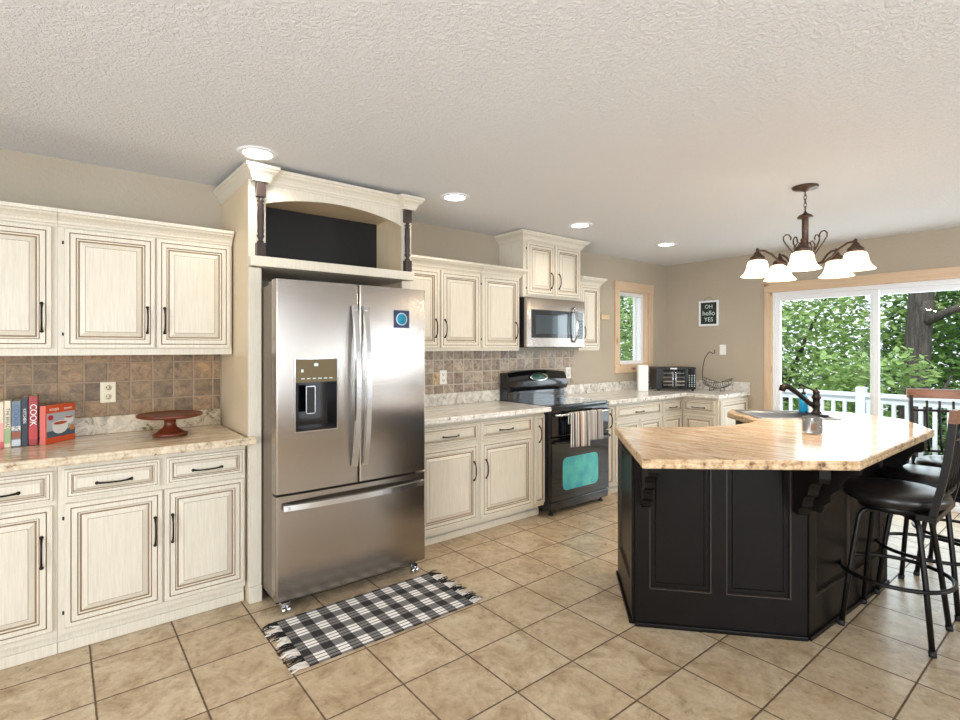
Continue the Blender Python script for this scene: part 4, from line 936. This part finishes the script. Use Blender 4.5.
# ------------------------------------------------------------------ ceiling fixtures
def downlight(label, x, y, on=True):
    t = thing('recessed_light', label, 'ceiling light', (x, y, CH), 0, 'recessed ceiling lights')
    b = MB(); b.lathe([(.068, -.002), (.075, -.009), (.098, -.006), (.103, -.0005), (.068, -.0005)], seg=36, closed=True); b.build('trim_ring', 'white_vinyl', t)
    b = MB(); b.lathe([(.002, -.003), (.068, -.003), (.068, -.001), (.002, -.001)], seg=36); b.build('lens', 'lamp_disc', t)
    l = bpy.data.lights.new('recessed_bulb', 'SPOT'); l.energy = 8; l.color = (1, .92, .82); l.spot_size = math.radians(150); l.spot_blend = .6; l.shadow_soft_size = .06
    o = bpy.data.objects.new('recessed_bulb', l); COL.objects.link(o); o.parent = t; o.location = (0, 0, -.02)
for y, lb in ((.81, 'round recessed ceiling light above the refrigerator surround, nearest the left edge'), (2.09, 'round recessed ceiling light right of the refrigerator, second from the left'), (3.38, 'round recessed ceiling light in front of the microwave cabinet'), (4.67, 'smallest, farthest recessed ceiling light near the room corner')):
    downlight(lb, -2.86, y)

t = thing('chandelier', 'five-arm bronze chandelier with lit bell glass shades', 'chandelier', (-1.28, 3.68, 0), 0)
# local -y points to the camera after rotation
b = MB(); b.lathe([(.003, 2.385), (.015, 2.39), (.03, 2.398), (.068, 2.406), (.074, 2.412), (.074, 2.4195), (.003, 2.4195)], seg=32); b.build('canopy', 'antique_bronze', t)
for i in range(5):
    z = 2.375-.024*i; b = MB(); pts = []
    for j in range(12):
        a_ = 2*PI*j/12; x_, z_ = .008*math.cos(a_), .016*math.sin(a_); pts.append((x_, 0, z+z_) if i % 2 else (0, x_, z+z_))
    b.tube(pts, .0022, 6, closed=True); b.build('chain_link', 'antique_bronze', t)
b = MB(); b.lathe([(.003, 2.27), (.006, 2.262), (.012, 2.25), (.035, 2.238), (.046, 2.225), (.044, 2.22), (.026, 2.222), (.019, 2.215), (.018, 2.07), (.019, 2.0), (.03, 1.99), (.024, 1.975), (.036, 1.955), (.036, 1.93), (.018, 1.91), (.01, 1.895), (.013, 1.885), (.003, 1.875)], seg=24); b.build('stem', 'antique_bronze', t)
R_ = .272
for i in range(5):
    a_ = math.radians(-74+72*i); u = Vector((math.cos(a_), math.sin(a_), 0))
    def P(r, z): return (u.x*r, u.y*r, z)
    b = MB(); b.tube([P(.03, 1.95), P(.06, 1.925), P(.10, 1.925), P(.15, 1.955), P(.19, 2.0), (u.x*.23, u.y*.23, 2.025), P(.27, 2.03), P(R_, 2.025)], .007, 8); arm = b.build('arm', 'antique_bronze', t)
    b = MB(); b.tube([P(.03, 1.96), P(.055, 1.985), P(.08, 2.02), P(.105, 2.055), P(.122, 2.085), P(.122, 2.108), P(.108, 2.122), P(.09, 2.118), P(.08, 2.10), P(.082, 2.085)], .0045, 7).tube([P(.03, 1.955), P(.05, 2.0), P(.055, 2.045), P(.04, 2.07), P(.028, 2.06)], .004, 7); b.build('scroll', 'antique_bronze', arm)
    b = MB(); b.lathe([(.004, 2.045), (.010, 2.038), (.008, 2.025), (.02, 2.012), (.026, 2.0), (.042, 1.988), (.046, 1.968), (.036, 1.964), (.004, 1.966)], (u.x*R_, u.y*R_, 0), 20); b.build('socket_cup', 'antique_bronze', arm)
    prof = [(.040, 1.966), (.056, 1.955), (.062, 1.93), (.066, 1.90), (.078, 1.87), (.098, 1.845), (.1, 1.842), (.096, 1.842), (.075, 1.866), (.062, 1.898), (.058, 1.93), (.052, 1.952), (.038, 1.962)]
    prof = [(r_, 1.966-(1.966-z_)*.84) for r_, z_ in prof]
    b = MB(); b.lathe(prof, (u.x*R_, u.y*R_, 0), 28, closed=True); b.build('shade', 'shade_glass', arm)
    l = bpy.data.lights.new('chandelier_bulb', 'POINT'); l.energy = 6; l.color = (1, .84, .64); l.shadow_soft_size = .03
    o = bpy.data.objects.new('chandelier_bulb', l); COL.objects.link(o); o.parent = t; o.location = (u.x*R_, u.y*R_, 1.87)

# ------------------------------------------------------------------ outside
b = MB()
for i in range(20): b.box(-7, 3, WY+.152+i*.14, WY+.152+i*.14+.133, -.09, -.06)
struct(b.build('floor_deck', 'deck_boards'))
b = MB(); b.box(-30, 20, WY+.15, 45, -3.1, -3.0).box(-30, WX-.2, -10, WY+.15, -3.1, -3.0); struct(b.build('ground', 'grass'))
t = thing('deck_railing', 'white wooden deck railing outside the patio door', 'railing', (0, 7.75, 0))
b = MB(); b.box(-6.5, 2.5, -.045, .045, .79, .84, b=.004); b.build('top_rail', 'white_paint', t)
b = MB(); b.box(-6.5, 2.5, -.02, .02, .72, .789); b.build('upper_rail', 'white_paint', t)
b = MB(); b.box(-6.5, 2.5, -.02, .02, .02, .08); b.build('bottom_rail', 'white_paint', t)
for x in (-4.2, -2.07, .3):
    b = MB(); b.box(x-.05, x+.05, -.05, .05, -.06, .91, b=.004); b.build('post', 'white_paint', t)
x = -4.12
while x < .6:
    if min(abs(x-p) for p in (-4.2, -2.07, .3)) > .06:
        b = MB(); b.box(x-.019, x+.019, -.019, .019, .081, .719); b.build('baluster', 'white_paint', t)
    x += .125
def tree(name, label, base, H, trunk_r, lean, blobs, nleaf, lmat, lsize, seed, branches=(), layered=.35):
    random.seed(seed); t = thing(name, label, 'tree', base, 0, 'trees beyond the deck')
    b = MB(); b.tube([(lean[0]*u, lean[1]*u, H*u) for u in (0, .25, .5, .75, 1)], [trunk_r*1.25, trunk_r*1.05, trunk_r, trunk_r*.85, trunk_r*.6], 14); tk = b.build('trunk', 'bark', t)
    for br in branches:
        b = MB(); b.tube(br[0], [br[1]*(1-.7*i/(len(br[0])-1)) for i in range(len(br[0]))], 8); b.build('branch', 'bark', t)
    b = MB(); vol = [bl[3]*bl[4]*bl[5] for bl in blobs]; tot = sum(vol); b.smooth = False
    for bl, vv in zip(blobs, vol):
        for _ in range(int(nleaf*vv/tot)):
            while True:
                p = Vector((random.uniform(-1,1), random.uniform(-1,1), random.uniform(-1,1)))
                if p.length <= 1: break
            c_ = Vector((bl[0]+p.x*bl[3], bl[1]+p.y*bl[4], bl[2]+p.z*bl[5])); c_.z += .10*math.sin(c_.x*5+seed)+.07*math.sin(c_.x*11+c_.y*7)
            s_ = lsize*random.uniform(.6, 1.25); rx = random.gauss(.25, .35); ry = random.gauss(0, .35); rz_ = random.uniform(0, 2*PI)
            M = Matrix.Translation(c_) @ Matrix.Rotation(rz_, 4, 'Z') @ Matrix.Rotation(rx, 4, 'X') @ Matrix.Rotation(ry, 4, 'Y')
            b.add([(0,-.5*s_,0), (.32*s_,-.15*s_,.05*s_), (.2*s_,.3*s_,.02*s_), (0,.55*s_,-.06*s_), (-.2*s_,.3*s_,.02*s_), (-.32*s_,-.15*s_,.05*s_)], [(0,1,2,3,4,5)], M)
    tag(b.build('foliage', lmat, t), kind='stuff'); return t
tree('maple_tree', 'bright green leafy tree filling the left pane of the patio door', (-4.3, 10.6, -3), 4.0, .12, (.2, .2), [(0, -.2, 3.8, 1.9, 1.1, 1.7), (1.2, .2, 5.0, 1.3, 1.0, 1.1), (-1.2, 0, 4.9, 1.4, 1.0, 1.2), (.9, 0, 3.2, 1.2, 1.0, 1.0)], 9500, 'leaf_bright', .125, 1, [([(.2,.2,3.6), (.6,.1,4.6), (1.1,0,5.6)], .05)])
tree('oak_tree', 'big grey-barked tree with a thick trunk behind the right door pane', (-2.28, 10.2, -3), 8.5, .17, (.5, .1), [(1.5, 1.6, 4.6, 2.0, 1.2, 2.4), (-.3, 2.0, 5.6, 1.6, 1.0, 1.8)], 8000, 'leaf_mid', .13, 2, [([(.3,0,4.75), (.7,-.1,4.95), (1.2,-.15,5.05), (1.8,-.2,5.0)], .075), ([(.15,0,3.3), (.5,-.1,3.55), (.7,-.2,4.0)], .05)])
tree('ash_tree', 'light green drooping branch tree in front of the thick trunk', (-2.7, 9.2, -3), 3.3, .06, (.0, .0), [(.4, -.1, 4.0, .75, .45, .38), (.1, 0, 3.55, .6, .4, .35)], 1100, 'leaf_bright', .12, 3)
tree('dark_tree', 'dark green tree mass at the back of the right door pane', (-.8, 16.3, -3), 6, .2, (0, 0), [(0, 0, 4.2, 3.2, 1.6, 3.3), (-1.8, 1, 3.4, 2.4, 1.5, 2.8)], 9000, 'leaf_dark', .22, 4)
tree('backdrop_tree', 'pale distant tree showing through gaps in the bright leaves', (-8.5, 21.5, -3), 6, .2, (0, 0), [(0, 0, 3.4, 3.4, 1.6, 2.6), (2.2, 0, 2.4, 3.0, 1.4, 1.9)], 4200, 'leaf_mid', .24, 5)
tree('window_tree', 'leafy tree seen through the small wood-trimmed window', (-8.6, 13.2, -3), 4, .1, (0, 0), [(0, 0, 4.3, 1.5, 1.1, 2.1)], 4200, 'leaf_bright', .15, 6)
tree('window_backdrop_tree', 'dark evergreen behind the leafy tree outside the small window', (-11.6, 17.2, -3), 6, .2, (0, 0), [(0, 0, 5.0, 1.7, 1.3, 2.4)], 4500, 'leaf_dark', .17, 7)
bpy.context.view_layer.update()
